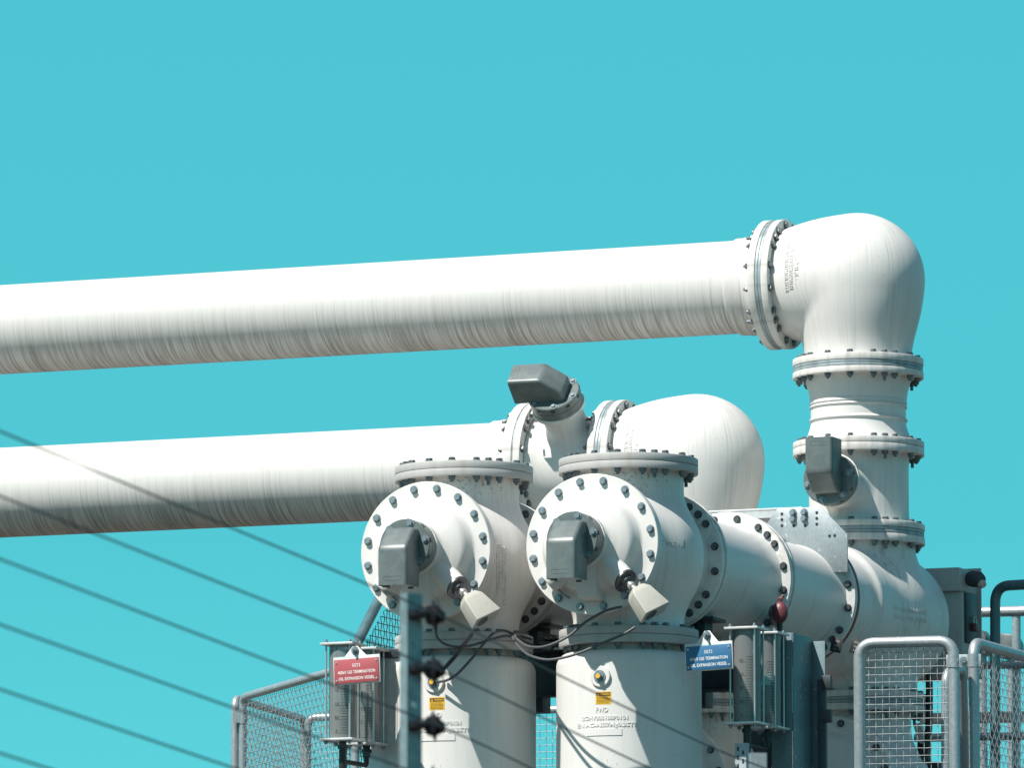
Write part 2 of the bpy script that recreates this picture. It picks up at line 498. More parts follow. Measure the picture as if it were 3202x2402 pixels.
def vent(label, parent_frame, base_r=.139, neck=.06):
    """parent_frame: (b,a,z, Quaternion of the vent: local -y points outwards, local +z is hood top)"""
    b, a, z, q = parent_frame
    t = thing('relief_vent', label, 'relief vent', b, a, z, 'grey hooded relief vents on the white pipework')
    t.rotation_mode = 'QUATERNION'; t.rotation_quaternion = Quaternion((0, 0, 1), -TH) @ q
    f = frame((0, 0, 0), '-y')
    part('base_plate', lathe(bmesh.new(), [(.0, .0), (base_r + .004, 0), (base_r + .006, .003), (base_r + .006, .021), (base_r + .002, .024), (0, .024)], f), 'flange_white', t)
    bm = lathe(bmesh.new(), [(0, .0245), (base_r, .0245), (base_r, .066), (base_r - .003, .068), (0, .068)], f)
    lower = part('clamp_ring', bm, 'vent_grey', t)
    bm = lathe(bmesh.new(), [(0, .0695), (base_r, .0695), (base_r + .001, .072), (base_r, .109), (base_r - .004, .113), (0, .113)], f)
    up = part('vent_ring', bm, 'vent_grey', t)
    for i in range(10):
        an = 2 * PI * (i + .3) / 10
        p = f @ Vector(((base_r + .001) * math.cos(an), (base_r + .001) * math.sin(an), .092))
        qq = quat('-y') @ Quaternion((0, 0, 1), an)
        part('slot', SLOT, None, up, p, qq)
    for i in range(6):
        an = 2 * PI * i / 6 + PI / 2 + R(-16)
        p = f @ Vector(((base_r - .019) * math.cos(an), (base_r - .019) * math.sin(an), .113))
        part('bolt', bolt_mesh(0, 'bolt_zinc', False, .010, .024), None, up, p, quat('-y') @ Quaternion((0, 0, 1), an))
    part('hood', HOOD, None, t, Vector((0, -.1135, 0)))
    return t

# ------------------------------------------------------------------ front vessels
def f_body(p):
    d = d_sph(p, (0, 0, -.02), .392)
    d = smin(d, d_cone(p, (0, 0, -.43), (0, 0, .43), .288, .288), .06)
    d = smin(d, d_cone(p, (0, -.46, 0), (0, .41, 0), .30, .30), .05)
    return d
BODY = casting('body', f_body, (-.46, -.52, -.50), (.46, .46, .50), .0135, 'vessel_white')
BODY_BVH = bvh_of(BODY)

def cover_mesh(front=True):
    prof = [(0, -.04), (.36, -.04), (.363, -.037), (.363, -.003), (.360, 0), (.283, 0), (.274, .004), (.266, .014), (.252, .052), (.243, .070), (.228, .082), (.19, .098), (.15, .112)]
    prof += [(.138, .122), (.130, .14), (.130, .165), (0, .165)] if front else [(.08, .125), (0, .13)]
    bm = lathe(bmesh.new(), prof, frame((0, 0, 0), '-y'), 96)
    return bm

def front_detail(cov):                            # cast branches under the vent
    bm = bmesh.new()
    for sx, L in ((1, 1.), (-1, 1.)):
        p0, p1 = Vector((0, -.02, -.02)), Vector((sx * .212, -.086, -.203))
        d = (p1 - p0) * L; lathe(bm, [(.095, 0), (.074, d.length * .5), (.060, d.length - .004), (.056, d.length), (0, d.length)], frame(p0, d), 40)
    q = bmesh.new()
    vs = [(-.062, 0, -.06), (.075, 0, -.06), (.065, -.13, -.08), (-.05, -.13, -.08), (-.046, .0, -.300), (.072, 0, -.300), (.064, -.10, -.286), (-.038, -.10, -.286)]
    vv = [q.verts.new(x) for x in vs]
    for fc in ((0, 1, 2, 3), (4, 7, 6, 5), (0, 4, 5, 1), (1, 5, 6, 2), (2, 6, 7, 3), (3, 7, 4, 0)): q.faces.new([vv[i] for i in fc])
    bmesh.ops.recalc_face_normals(q, faces=q.faces)
    bmesh.ops.bevel(q, geom=list(q.edges), offset=.007, segments=3, affect='EDGES', profile=.5); merge(bm, q)
    br = part('branch_casting', bm, 'cover_white', cov)
    bm = tube(bmesh.new(), spline([(-.215, -.02, -.19), (-.205, -.045, -.20), (-.175, -.05, -.225), (-.145, -.04, -.255), (-.12, -.01, -.275)], 6), .006, 8)
    part('earth_strap', bm, 'bolt_zinc', cov)

def tank_mesh(zt, zb, r=.377):
    h = []
    prof = [(.27, zt + .06), (.275, zt)]
    for k in range(9):
        an = PI / 2 * k / 8; prof.append((r - .075 + .075 * math.sin(an), zt - .075 + .075 * math.cos(an)))
    prof += [(r, zt - .3), (r, zb)]
    return lathe(bmesh.new(), prof, seg=128)

def vessel(b, a, label, hidden=False):
    t = thing('termination_vessel', label, 'vessel', b, a, ZA, 'white termination vessels')
    body = part('body', BODY, None, t)
    # lid
    stack(t, (0, 0, .412), 'z', .363, [(.04, 'w'), (.041, 'w')], .0, .329, white='lid_white')
    # duct flange on the far side
    stack(t, (0, .40, 0), 'y', .372, [(.045, 'w'), (.02, 'g'), (.03, 'w')], .0, .336, 'bolt_dark', heads='start')
    # base flange
    stack(t, (0, 0, -.491), 'z', .363, [(.045, 'w'), (.044, 'w')], .0, .329, white='lid_white')
    # cover
    rg = part('flange_ring', lathe(bmesh.new(), ring_prof(.2, .358, .038), frame((0, -.447, 0), '-y'), 96, True), 'flange_white', t)
    cov = part('cover', cover_mesh(), 'cover_white', t, (0, -.526, 0))
    bolts(cov, (0, 0, 0), '-y', .078, .328, 'bolt_zinc', extra=False, head=.017)
    front_detail(cov)
    # lower tank
    tk = mesh_of(tank_mesh(-.52, -2.15), 'tank', 'tank_white', 40)
    tank = part('tank', tk, None, t); bv = bvh_of(tk)
    az = R(-22)                                    # the plain side turned to the camera
    def on_tank(px_off, dz):                       # image offset from the axis -> point & axes on the tank
        al = math.asin(max(-.99, min(.99, px_off / 227.))) + R(22)
        nrm = Vector((math.sin(al), -math.cos(al), 0)); u = Vector((math.cos(al), math.sin(al), 0))
        return nrm * .377 + Vector((0, 0, dz)), u, nrm
    p, u, nrm = on_tank(-91, -.67)
    f = frame(p - nrm * .03, nrm)
    boss = part('earthing_boss', lathe(bmesh.new(), [(0, 0), (.055, 0), (.055, .038), (.052, .041), (0, .041)], f), 'tank_white', tank)
    part('washer', lathe(bmesh.new(), [(0, .0415), (.032, .0415), (.032, .046), (.022, .046), (.022, .050), (0, .05)], f, 32), 'bolt_zinc', tank)
    part('bolt', lathe(bmesh.new(), [(0, .0505), (.0175, .0505), (.0175, .066), (.015, .068), (0, .068)], f, 6), 'bolt_zinc', tank)
    part('earth_mark', lathe(bmesh.new(), [(0, .0684), (.0125, .0684), (.0125, .0692), (0, .0692)], f, 20), 'sticker_orange', tank)
    # lettering cast on the tank
    def cast(txt, px, dz, w, size, dep=.0018, mat='tank_white', nm='cast_lettering', lift=.0005):
        p, u, nrm = on_tank(px, dz)
        me = fit(text_mesh(txt, size, dep, .0006), w)
        wrap(me, bv, p, u, (0, 0, 1), -nrm, lift, mat, nm, tank)
    cast('FWD', -87, -.842, .066, .036, .0026)
    cast('2GHV003188P0101', -82, -.884, .248, .029, .0024)
    cast('EN AC-AlSi7Mg0.3ST6', -77, -.920, .325, .029, .0024)
    p, u, nrm = on_tank(-82, -.957)
    bm = bmesh.new(); bmesh.ops.create_grid(bm, x_segments=12, y_segments=1, size=.5)
    bmesh.ops.scale(bm, vec=(.19, .034, 1), verts=bm.verts)
    ex = bmesh.ops.extrude_face_region(bm, geom=list(bm.faces)); bmesh.ops.translate(bm, vec=(0, 0, .003), verts=[x for x in ex['geom'] if isinstance(x, bmesh.types.BMVert)])
    me = bpy.data.meshes.new('nameplate_pad'); bm.to_mesh(me); bm.free(); wrap(me, bv, p, u, (0, 0, 1), -nrm, .0002, 'tank_white', 'nameplate_pad', tank)
    # warning sticker
    p, u, nrm = on_tank(-83, -.781)
    def patch(w, h, dx, dy, lift, mat, nm, par):
        bm = bmesh.new(); bmesh.ops.create_grid(bm, x_segments=6, y_segments=1, size=.5)
        for x in bm.verts: x.co = Vector((x.co.x * w + dx, x.co.y * h + dy, 0))
        me = bpy.data.meshes.new(nm); bm.to_mesh(me); bm.free()
        return wrap(me, bv, p, u, (0, 0, 1), -nrm, lift, mat, nm, par)
    patch(.086, .066, 0, 0, .0008, 'sticker_orange', 'warning_sticker', tank)
    patch(.076, .018, 0, .019, .0014, 'ink', 'sticker_header', tank)
    me = fit(text_mesh('WARNING', .0135, 0, .0004), .05)
    for x in me.vertices: x.co += Vector((.010, .019, 0))
    wrap(me, bv, p, u, (0, 0, 1), -nrm, .002, 'sticker_orange', 'sticker_header', tank)
    me = bpy.data.meshes.new('warning_triangle'); me.from_pydata([(-.033, .0125, 0), (-.020, .0125, 0), (-.0265, .025, 0)], [], [(0, 1, 2)])
    wrap(me, bv, p, u, (0, 0, 1), -nrm, .002, 'sticker_orange', 'warning_triangle', tank)
    bm = bmesh.new()
    for k in range(5):
        x = -.034
        while x < .03:
            w = random.uniform(.004, .012); q = [bm.verts.new((xx, yy, 0)) for xx, yy in ((x, .002 - k * .0072), (min(x + w, .035), .002 - k * .0072), (min(x + w, .035), .0045 - k * .0072), (x, .0045 - k * .0072))]
            bm.faces.new(q); x += w + .003
    me = bpy.data.meshes.new('sticker_print'); bm.to_mesh(me); bm.free()
    wrap(me, bv, p, u, (0, 0, 1), -nrm, .002, 'ink', 'sticker_print', tank)
    return t, body

v_right, body_r = vessel(0, 0, 'white termination vessel with a handwritten mark behind its bolted front cover, nearest the blue sign')
v_left, body_l = vessel(-.925, 0, 'white termination vessel standing behind the steel fence post, beside the red sign')

def side_lettering(body, base_al, zc, lines, mirror=1, mat='vessel_white', d=None):
    """column of cast lines reading downwards on a casting"""
# cast marks on the left vessel's shaded flank, reading upwards
for i, (tx, w) in enumerate((('MLS', .09), ('NCD0027300P0101', .26), ('EN AC-ALSI7MG0.3ST6', .30))):
    me = fit(text_mesh(tx, .03, .0024, .0006), w)
    wrap(me, BODY_BVH, Vector((.25 + i * .032, -.21, -.05 - .03 * i)), (0, 0, 1), (-.93, -.37, 0), Vector((-.37, .93, 0)), .0004, 'vessel_white', 'cast_lettering', body_l)
# marker scribble on the right vessel
bm = bmesh.new()
strokes = [[(0, 0), (.004, .05)], [(-.02, .052), (.03, .044)], [(.03, .03), (.032, .004)], [(.032, .024), (.044, .03)], [(.054, .026), (.056, .004)], [(.068, .004), (.068, .024), (.08, .022), (.082, .002)], [(.09, .024), (.108, .024), (.09, .002), (.11, .002)], [(.120, .02), (.122, .0)], [(.134, .002), (.150, .004), (.150, .045), (.147, .0)]]
for st in strokes:
    for (x0, y0), (x1, y1) in zip(st, st[1:]):
        d = Vector((x1 - x0, y1 - y0, 0)); n = Vector((-d.y, d.x, 0)).normalized() * .0017
        for k in range(4):
            a0 = Vector((x0, y0, 0)) + d * (k / 4); a1 = Vector((x0, y0, 0)) + d * ((k + 1) / 4)
            bm.faces.new([bm.verts.new(x) for x in (a0 - n, a1 - n, a1 + n, a0 + n)])
me = bpy.data.meshes.new('marker_writing'); bm.to_mesh(me); bm.free()
wrap(me, BODY_BVH, Vector((.245, -.25, .0)), (.94, .34, 0), (0, 0, 1), Vector((-.37, .93, 0)), .0012, 'faded_ink', 'marker_writing', body_r)

QID = Quaternion()
vent('grey hooded relief vent on front cover of the right vessel beside the blue sign', (0, -.526 - .166, ZA, QID))
vent('grey hooded relief vent on front cover of the left vessel beside the red sign', (-.925, -.526 - .166, ZA, QID))

# ---- position sensors under the vents
def sensor(b, label):
    t = thing('position_sensor', label, 'sensor', b + .212, -.526 - .086, ZA - .203, 'cream sensors on the vessel covers')
    d = Vector((.245, -.105, -.175)).normalized()
    f = frame((0, 0, 0), d)
    part('mounting_flange', lathe(bmesh.new(), [(0, .001), (.064, .001), (.064, .012), (.04, .014), (.036, .03), (0, .03)], f, 40), 'bolt_dark', t)
    part('stem', lathe(bmesh.new(), [(.016, .03), (.016, .05), (.022, .052), (.022, .066), (.013, .068), (.013, .10), (0, .10)], f, 24), 'chrome', t)
    d2 = Vector((.65, -.007, -.76)).normalized(); n2 = Vector((.256, -.90, .227)); n2 = (n2 - d2 * n2.dot(d2)).normalized(); n1 = n2.cross(d2)
    fx = Matrix.Translation(d * .095) @ Matrix((n1, n2, d2)).transposed().to_4x4() @ Matrix.Rotation(R(-30), 4, 'Z')
    q = bmesh.new()
    lo, hi, L = (.036, .034), (.082, .046), .165
    lv = [(lo, 0.), ((.060, .042), .030), (hi, L)]
    rings = []
    for (hx, hy), h in lv: rings.append([q.verts.new((x * hx, y * hy, h)) for x, y in ((-1, -1), (1, -1), (1, 1), (-1, 1))])
    for A, B in zip(rings, rings[1:]):
        for k in range(4): q.faces.new((A[k], A[(k + 1) % 4], B[(k + 1) % 4], B[k]))
    q.faces.new(rings[0][::-1]); q.faces.new(rings[-1])
    bmesh.ops.recalc_face_normals(q, faces=q.faces); bmesh.ops.bevel(q, geom=list(q.edges), offset=.006, segments=3, affect='EDGES', profile=.5)
    bmesh.ops.transform(q, matrix=fx, verts=q.verts)
    part('housing', q, 'cream', t)
    part('end_cap', lathe(bmesh.new(), [(0, L + .0008), (.034, L + .0008), (.036, L + .0022), (.03, L + .0022), (.028, L + .001), (0, L + .001)], fx @ Matrix.Translation((-.03, 0, 0)), 32), 'cable_grey', t)
    return t
sensor(0, 'cream sensor box on a chrome stem, low on the right vessel cover')
sensor(-.925, 'cream sensor box on a chrome stem, low on the left vessel cover')

# ------------------------------------------------------------------ horizontal ducts towards the back
def section(b, a0, a1, label, seal='g'):
    t = thing('duct_section', label, 'pipe section', b, a0, ZA, 'white duct sections behind the vessels')
    L = a1 - a0
    part('pipe', lathe(bmesh.new(), [(.33, 0), (.315, .015), (.296, .05), (.292, .1), (.292, L - .12), (.296, L - .06), (.31, L - .015), (.32, L)], frame((0, 0, 0), 'y'), 96), 'duct_white_axial', t)
    if seal == 'r': lay = [(.045, 'w'), (.038, 'r'), (.012, 'w')]
    else: lay = [(.045, 'w'), (.02, 'g'), (.035, 'w')]
    stack(t, (0, L, 0), 'y', .372, lay, .0, .336, 'bolt_dark', heads='start')
    return t
section(0, .497, 1.465, 'white duct section with the red valve in front, next to the right vessel')
section(0, 1.567, 2.523, 'white duct section ending at the red-edged flange under the grey bracket plate', 'r')
section(-.925, .497, 1.40, 'white duct section mostly hidden between the two front vessels')
section(-.925, 1.502, 2.35, 'white duct section hidden behind the two front vessels', 'r')

def f_tee(p):
    d = d_sph(p, (0, .03, 0), .425)
    d = smin(d, d_cone(p, (0, 0, -.47), (0, 0, .43), .325, .318), .09)
    d = smin(d, d_cone(p, (0, -1.06, 0), (0, -.5, 0), .305, .34), .05)
    d = smin(d, d_cone(p, (0, -.62, 0), (0, .42, 0), .345, .36), .08)
    d = smin(d, d_sph(p, (0, .32, 0), .40), .08)
    return d
TEE = casting('housing', f_tee, (-.5, -1.12, -.54), (.5, .8, .5), .0155, 'tee_white')
TEE_BVH = bvh_of(TEE)
def tee(b, a, label):
    t = thing('tee_housing', label, 'tee housing', b, a, ZA, 'white tee housings under the risers')
    h = part('housing', TEE, None, t)
    stack(t, (0, 0, .405), 'z', .375, [(.043, 'w'), (.0195, 'g'), (.0195, 'g'), (.037, 'w')], .0, .342)
    stack(t, (0, 0, -.559), 'z', .375, [(.04, 'w'), (.018, 'g'), (.018, 'g'), (.037, 'w')], .0, .342)
    return t, h
tee_r, tee_h = tee(0, 3.676, 'bulging white tee housing carrying the tall riser, beside the grey cabinet')
tee(-.925, 3.505, 'bulging white tee housing hidden behind the front vessels')
for i, (tx, w) in enumerate((('NCD0027301P0101', .20), ('EN AC-ALSI7MG0.3ST6', .20))):
    me = fit(text_mesh(tx, .036, .003, .001), w)
    wrap(me, TEE_BVH, Vector((.33, -.10, -.0 - .045 * i)), (.93, .37, .0), (0, 0, 1), Vector((-.37, .93, 0)), .0004, 'tee_white', 'cast_lettering', tee_h)

# lower vessels below the tees
def lower(b, a, label):
    t = thing('lower_vessel', label, 'vessel', b, a, 4.29, 'white lower vessels beneath the tees')
    part('body', BODY, None, t)
    cov = part('cover', cover_mesh(False), 'cover_white', t, (0, -.526, 0))
    bolts(cov, (0, 0, 0), '-y', .078, .328, 'bolt_dark', extra=False, head=.017)
    part('flange_ring', lathe(bmesh.new(), ring_prof(.2, .358, .038), frame((0, -.447, 0), '-y'), 96, True), 'flange_white', t)
    part('foot', lathe(bmesh.new(), [(.29, -.38), (.36, -.42), (.36, -.47), (.30, -.48), (.30, -1.2)], seg=64), 'flange_white', t)
lower(0, 3.676, 'white lower vessel with dark cover bolts behind the front mesh panel')
lower(-.925, 3.505, 'white lower vessel with dark cover bolts seen beside the right front tank')

# ------------------------------------------------------------------ riser
t = thing('bellows_joint', 'white ribbed bellows joint between the flanges under the upper elbow', 'bellows joint', 0, 3.676, 6.264)
H = 6.63 - 6.264
def bead(h, r, w=.012, e=.010): return [(r, h - w), (r + e * .7, h - w * .6), (r + e, h), (r + e * .7, h + w * .6), (r, h + w)]
prof = [(.31, 0), (.302, .015), (.288, .05), (.278, .08), (.274, .10)] + bead(.125, .272) + [(.272, .15)] + bead(.20, .272, .010, .008) + [(.272, .215), (.279, .218), (.279, .232), (.276, .236), (.284, .29), (.297, .335), (.308, H)]
part('bellows', lathe(bmesh.new(), prof, seg=96), 'cover_white', t)
stack(t, (0, 0, H), 'z', .375, [(.036, 'w'), (.018, 'g'), (.018, 'g'), (.042, 'w')], .0, .342)

def f_riser(p):
    d = d_cone(p, (0, 0, -.24), (0, 0, .24), .282, .282)
    z = p[..., 2]; r = np.hypot(p[..., 0], p[..., 1])
    d = smin(d, np.maximum(r - (.283 + .25 * np.maximum(np.abs(z) - .09, 0) ** 2 * 2.2), np.abs(z) - .24), .01)
    d = smin(d, d_cone(p, (0, 0, 0.0), (0, -.42, 0.0), .140, .132), .05)
    return d
zc = 6.0
RIS = casting('riser_body', lambda p: f_riser(p), (-.4, -.5, -.3), (.4, .4, .3), .011, 'vessel_white')
t = thing('riser_tee', 'white vertical riser piece bearing an upside-down grey vent', 'riser', 0, 3.676, 5.983)
part('riser_body', RIS, None, t)
stack(t, (0, 0, 6.182 - 5.983), 'z', .375, [(.046, 'w'), (.036, 'w')], .0, .342)
vent('grey relief vent mounted upside down on the tall riser', (0, 3.676 - .421, 6.0, Quaternion((0, 1, 0), PI)), .148)

# ------------------------------------------------------------------ elbows
def f_elbow(p):                                 # two swelling barrels mitred under a common dome
    x, y, z = p[..., 0], p[..., 1], p[..., 2]
    sph = np.linalg.norm(p, axis=-1) - .384
    rx = np.hypot(y, z) - (.384 - .385 * np.minimum(x, 0) ** 2)
    hx = np.maximum(np.where(x > 0, sph, rx * .96), -.43 - x)
    rz = np.hypot(x, y) - (.304 + np.logaddexp(0, (.080 - .60 * np.minimum(z, 0) ** 2) * 45) / 45 - .0006)
    hz = np.maximum(np.where(z > 0, sph, rz * .93), -.47 - z)
    return smin(hx, hz, .011)
ELB = casting('elbow_body', f_elbow, (-.48, -.45, -.52), (.45, .45, .45), .0135, 'cast_white')
ELB_BVH = bvh_of(ELB)
FL = [(.045, 'w'), (.018, 'g'), (.018, 'g'), (.043, 'w')]
def elbow(b, a, z, label):
    t = thing('pipe_elbow', label, 'pipe elbow', b, a, z, 'bulging white pipe elbows')
    o = part('elbow_body', ELB, None, t)
    stack(t, (-.417, 0, 0), '-x', .375, [(.043, 'w'), (.018, 'g'), (.018, 'g'), (.045, 'w')], .0, .342, heads='start')
    for i, (tx, w, dx) in enumerate((('MLS', .085, 0), ('NCD0027300P0101', .24, -.037), ('EN AC-ALSI7MG0.3ST6', .285, -.066))):
        me = fit(text_mesh(tx, .033, .0032, .0006), w)
        wrap(me, ELB_BVH, Vector((-.245 + dx, -.3, .03 + .01 * i)), (0.0, 0, -1), (1, 0, 0), (0, 1, 0), .0004, 'cast_white', 'cast_lettering', o)
    bm = bmesh.new(); n = 26
    pts = [(-.245 + .020 * math.cos(k / n * 2 * PI), -.3, .03 + .06 * math.sin(k / n * 2 * PI)) for k in range(n + 1)]
    pts = [p for p in pts]
    P = []
    for p in pts[6:22]:
        h = ELB_BVH.ray_cast(Vector(p) - Vector((0, 1, 0)), Vector((0, 1, 0)))
        P.append(h[0])
    tube(bm, P, .0022, 6); part('cast_oval', bm, 'cast_white', o)
    return t
elbow(0, 3.676, 7.205, 'large white elbow on top of the tall riser against the sky')
elbow(-.92, 3.505, 6.18, 'large white elbow lower down, behind the two front vessels')

# ------------------------------------------------------------------ long pipes
def long_pipe(b0, a, z, label, b1=-16.):
    t = thing('gas_pipe', label, 'pipe', b0, a, z, 'long white horizontal pipes')
    L = b0 - b1
    prof = [(.318, 0), (.306, .02), (.292, .05), (.286, .075), (.286, .115), (.2825, .118), (.281, .155), (.2815, .17), (.277, .176), (.2695, .182), (.2695, .6), (.2695, 1.2)] + [(.2695, 1.2 + k * .8) for k in range(1, int((L - 1.2) / .8))] + [(.2695, L)]
    bm = lathe(bmesh.new(), prof, frame((0, 0, 0), '-x'), 128)
    part('pipe', bm, 'duct_white', t)
    return t
long_pipe(-.542, 3.676, 7.205, 'long white pipe running left from the upper elbow across the sky')
t = long_pipe(-1.99, 3.505, 6.19, 'lower long white pipe behind the front vessels, crossed by thin wires')
stack(t, (.115, 0, 0), '-x', .375, [(.044, 'w'), (.008, 'g'), (.06, 'w')], .0, .342, heads='start')

def f_mon(p):
    d = d_cone(p, (-.26, 0, 0), (.26, 0, 0), .285, .285)
    ax = np.array((0, -math.sin(R(48)), math.cos(R(48))))
    d = smin(d, d_cone(p, (0, 0, 0), (-.03, ax[1] * .458, ax[2] * .458), .128, .118), .07)
    x = np.abs(p[..., 0]); r = np.hypot(p[..., 1], p[..., 2])
    d = smin(d, np.maximum(r - (.285 + .9 * np.maximum(x - .14, 0) ** 1.6), x - .262), .01)
    return d
MON = casting('pipe_body', f_mon, (-.32, -.5, -.36), (.32, .4, .46), .012, 'vessel_white')
t = thing('vent_tee', 'short white pipe piece bearing the tilted grey vent, left of the lower elbow', 'pipe piece', -1.61, 3.505, 6.18)
part('pipe_body', MON, None, t)
qd = Quaternion((1, 0, 0), R(-42))                 # outward (-y) lifted towards +z
out = qd @ Vector((0, -1, 0))
qh = qd @ Quaternion((0, -1, 0), R(-90))
vent('grey relief vent tilted sideways above the lower long pipe', (-1.64, 3.505 + out.y * .458, 6.18 + out.z * .458, qh), .150)

# ------------------------------------------------------------------ bracket, beam, valve and small plates
t = thing('bracket_plate', 'galvanised bracket plate with rows of holes above the red-edged flange', 'bracket')
t.location = W(0, 2.47, 0)
def bp(px, py): 
    p = at(px, py, 36.9); l = toloc(p); return l
def on_plane(px, py, a):                           # point of the plane a = const in plant axes
    r = at(px, py, 1.0) ; cam = Vector((0, 0, EYE)); d = r - cam
    l0, l1 = toloc(cam), toloc(cam + d); k = (a - l0.y) / (l1.y - l0.y)
    return l0 + (l1 - l0) * k
poly = [on_plane(x, y, 2.47) for x, y in ((2396, 1641), (2431, 1592), (2568, 1585.7), (2651, 1672), (2651, 1790), (2560, 1790), (2470, 1700))]
mt = Matrix(((1, 0, 0, 0), (0, 0, 1, 0), (0, 1, 0, 0), (0, 0, 0, 1)))
part('plate', prism(bmesh.new(), [(p.x, p.z) for p in poly], .010, mt, .0015), 'galv_sheet', t)
fr = Vector((0, -1, 0))
bm = bmesh.new()
for x, y in ((2446, 1608), (2446, 1626), (2446, 1645), (2555, 1604), (2555, 1622), (2555, 1640), (2483, 1645), (2519, 1645), (2595, 1677), (2611, 1676)):
    p = on_plane(x, y, 2.47); lathe(bm, [(0, 0), (.0085, 0), (.0085, .0008), (0, .0008)], frame((p.x, -.0056, p.z), '-y'), 16)
part('bolt_hole', bm, 'ink', t)
for x, y in ((2481, 1604), (2481, 1624), (2516, 1603), (2516, 1622)):
    p = on_plane(x, y, 2.47); part('bolt', bolt_mesh(0, 'bolt_zinc', False, .017, .028), None, t, (p.x, -.006, p.z), quat('-y'))

t = thing('support_beam', 'pale galvanised beam running behind the ducts towards the bracket plate', 'beam', -.5, 2.62, 0)
p0 = on_plane(2274, 1600, 2.62); zt = p0.z
bm = bmesh.new(); box(bm, (-.17, 0, zt - .006), (1.45, .13, .012), bevel=.002); box(bm, (-.17, .055, zt - .07), (1.45, .010, .115)); box(bm, (-.17, -.058, zt - .033), (1.45, .010, .04))
part('channel', bm, 'plate_steel', t)
bm = bmesh.new(); box(bm, (-.62, .02, zt - .3), (.1, .08, .35)); part('hanger', bm, 'galv_sheet', t)

t = thing('gauge_valve', 'small red round valve on a black neck hanging under the second duct flange', 'valve')
pv = at(2438, 1917, 35.6); l = toloc(pv); t.location = pv
bm = bmesh.new(); f = frame((0, 0, 0), Vector((.25, -.95, .0)))
bmesh.ops.create_uvsphere(bm, u_segments=32, v_segments=20, radius=1)
bmesh.ops.scale(bm, vec=(.046, .034, .059), verts=bm.verts); part('cap', bm, 'valve_red', t)
part('collar', lathe(bmesh.new(), [(0, .01), (.044, .01), (.046, .02), (.046, .034), (.04, .04), (0, .04)], frame((-.005, .0, 0), Vector((-.93, .37, 0))), 32), 'bolt_dark', t)
bm = tube(bmesh.new(), [(0, 0, .05), (.004, 0, .078), (.018, .01, .092)], .008, 10); box(bm, (.004, 0, .074), (.03, .016, .018), bevel=.003); part('lever', bm, 'valve_red', t)
part('neck', tube(bmesh.new(), [(0, 0, -.05), (.0, 0, -.10)], .016, 12), 'dark_rubber', t)
part('pipe_stub', tube(bmesh.new(), spline([(-.02, 0.02, 0), (-.08, .12, -.02), (-.11, .25, -.03)], 5), .024, 12), 'cable_grey', t)

def id_plate(px, py, tilt, label):
    t = thing('tag_plate', label, 'tag', world=at(px, py, 36.35), group='black tags on the red-edged flange')
    q = Matrix.Rotation(tilt, 4, 'Y')
    bm = bmesh.new(); box(bm, (0, 0, 0), (.065, .004, .08), q, .001); part('plate', bm, 'ink', t)
    bm = bmesh.new()
    for i, (w, z) in enumerate(((.03, .024), (.03, .017), (.022, .0), (.022, -.006))):
        box(bm, q @ Vector((.0, -.0027, z)), (w, .001, .0035), q)
    box(bm, q @ Vector((0, -.0027, -.024)), (.022, .001, .003), q); box(bm, q @ Vector((-.009, -.0027, -.024)), (.003, .001, .010), q)
    part('print', bm, 'tag_print', t)
id_plate(2616, 2018, R(14), 'small black tag with white marks on the flange, beside the galvanised column')
id_plate(2677, 2022, R(14), 'small black tag with white marks, half behind the mesh panel corner')

# ------------------------------------------------------------------ cabinet on the right
t = thing('control_cabinet', 'weathered grey control cabinet behind the tee housing, with lamp and red padlock', 'cabinet')
pc = at(3009, 1950, 38.5); t.location = (pc.x, pc.y, 0)
zt = at(3009, 1850, 38.5).z; zb = at(3009, 2110, 38.5).z; zh = at(3005, 1776, 38.5).z
bm = bmesh.new()
box(bm, (-.30, .14, (zt + zb) / 2), (.60, .28, zt - zb), bevel=.008)
part('case', bm, 'cabinet_grey', t)
bm = bmesh.new(); box(bm, (-.31, .125, (zh + zt) / 2), (.62, .33, zh - zt), bevel=.010); part('head', bm, 'cabinet_grey', t)
bm = bmesh.new(); box(bm, (-.29, .30, (zh + zb) / 2 + .01), (.62, .012, zh - zb + .03), bevel=.003); part('back_panel', bm, 'cabinet_grey', t)
bm = bmesh.new(); box(bm, (.005, .135, at(3030, 1930, 38.5).z), (.02, .20, .29), bevel=.004); part('door', bm, 'dark_steel', t)
bm = bmesh.new(); zl = at(3030, 1957, 38.5).z; box(bm, (.030, .15, zl), (.03, .07, .045), bevel=.006); o = part('padlock', bm, 'valve_red', t)
part('shackle', tube(bmesh.new(), rounded([(.03, .128, zl + .02), (.03, .128, zl + .06), (.03, .172, zl + .06), (.03, .172, zl + .02)], .018), .005, 8), 'chrome', o)
zl = at(3050, 1806, 38.5).z
lp = part('lamp', lathe(bmesh.new(), [(0, .0), (.045, .0), (.048, .02), (.046, .07), (.03, .095), (0, .10)], frame((.02, .10, zl), Vector((1, -.5, -.15))), 32), 'dark_steel', t)
part('lens', lathe(bmesh.new(), [(.0, .09), (.025, .088), (.026, .105), (.018, .118), (0, .122)], frame((.02, .10, zl), Vector((1, -.5, -.45))), 24), 'lamp_glass', lp)

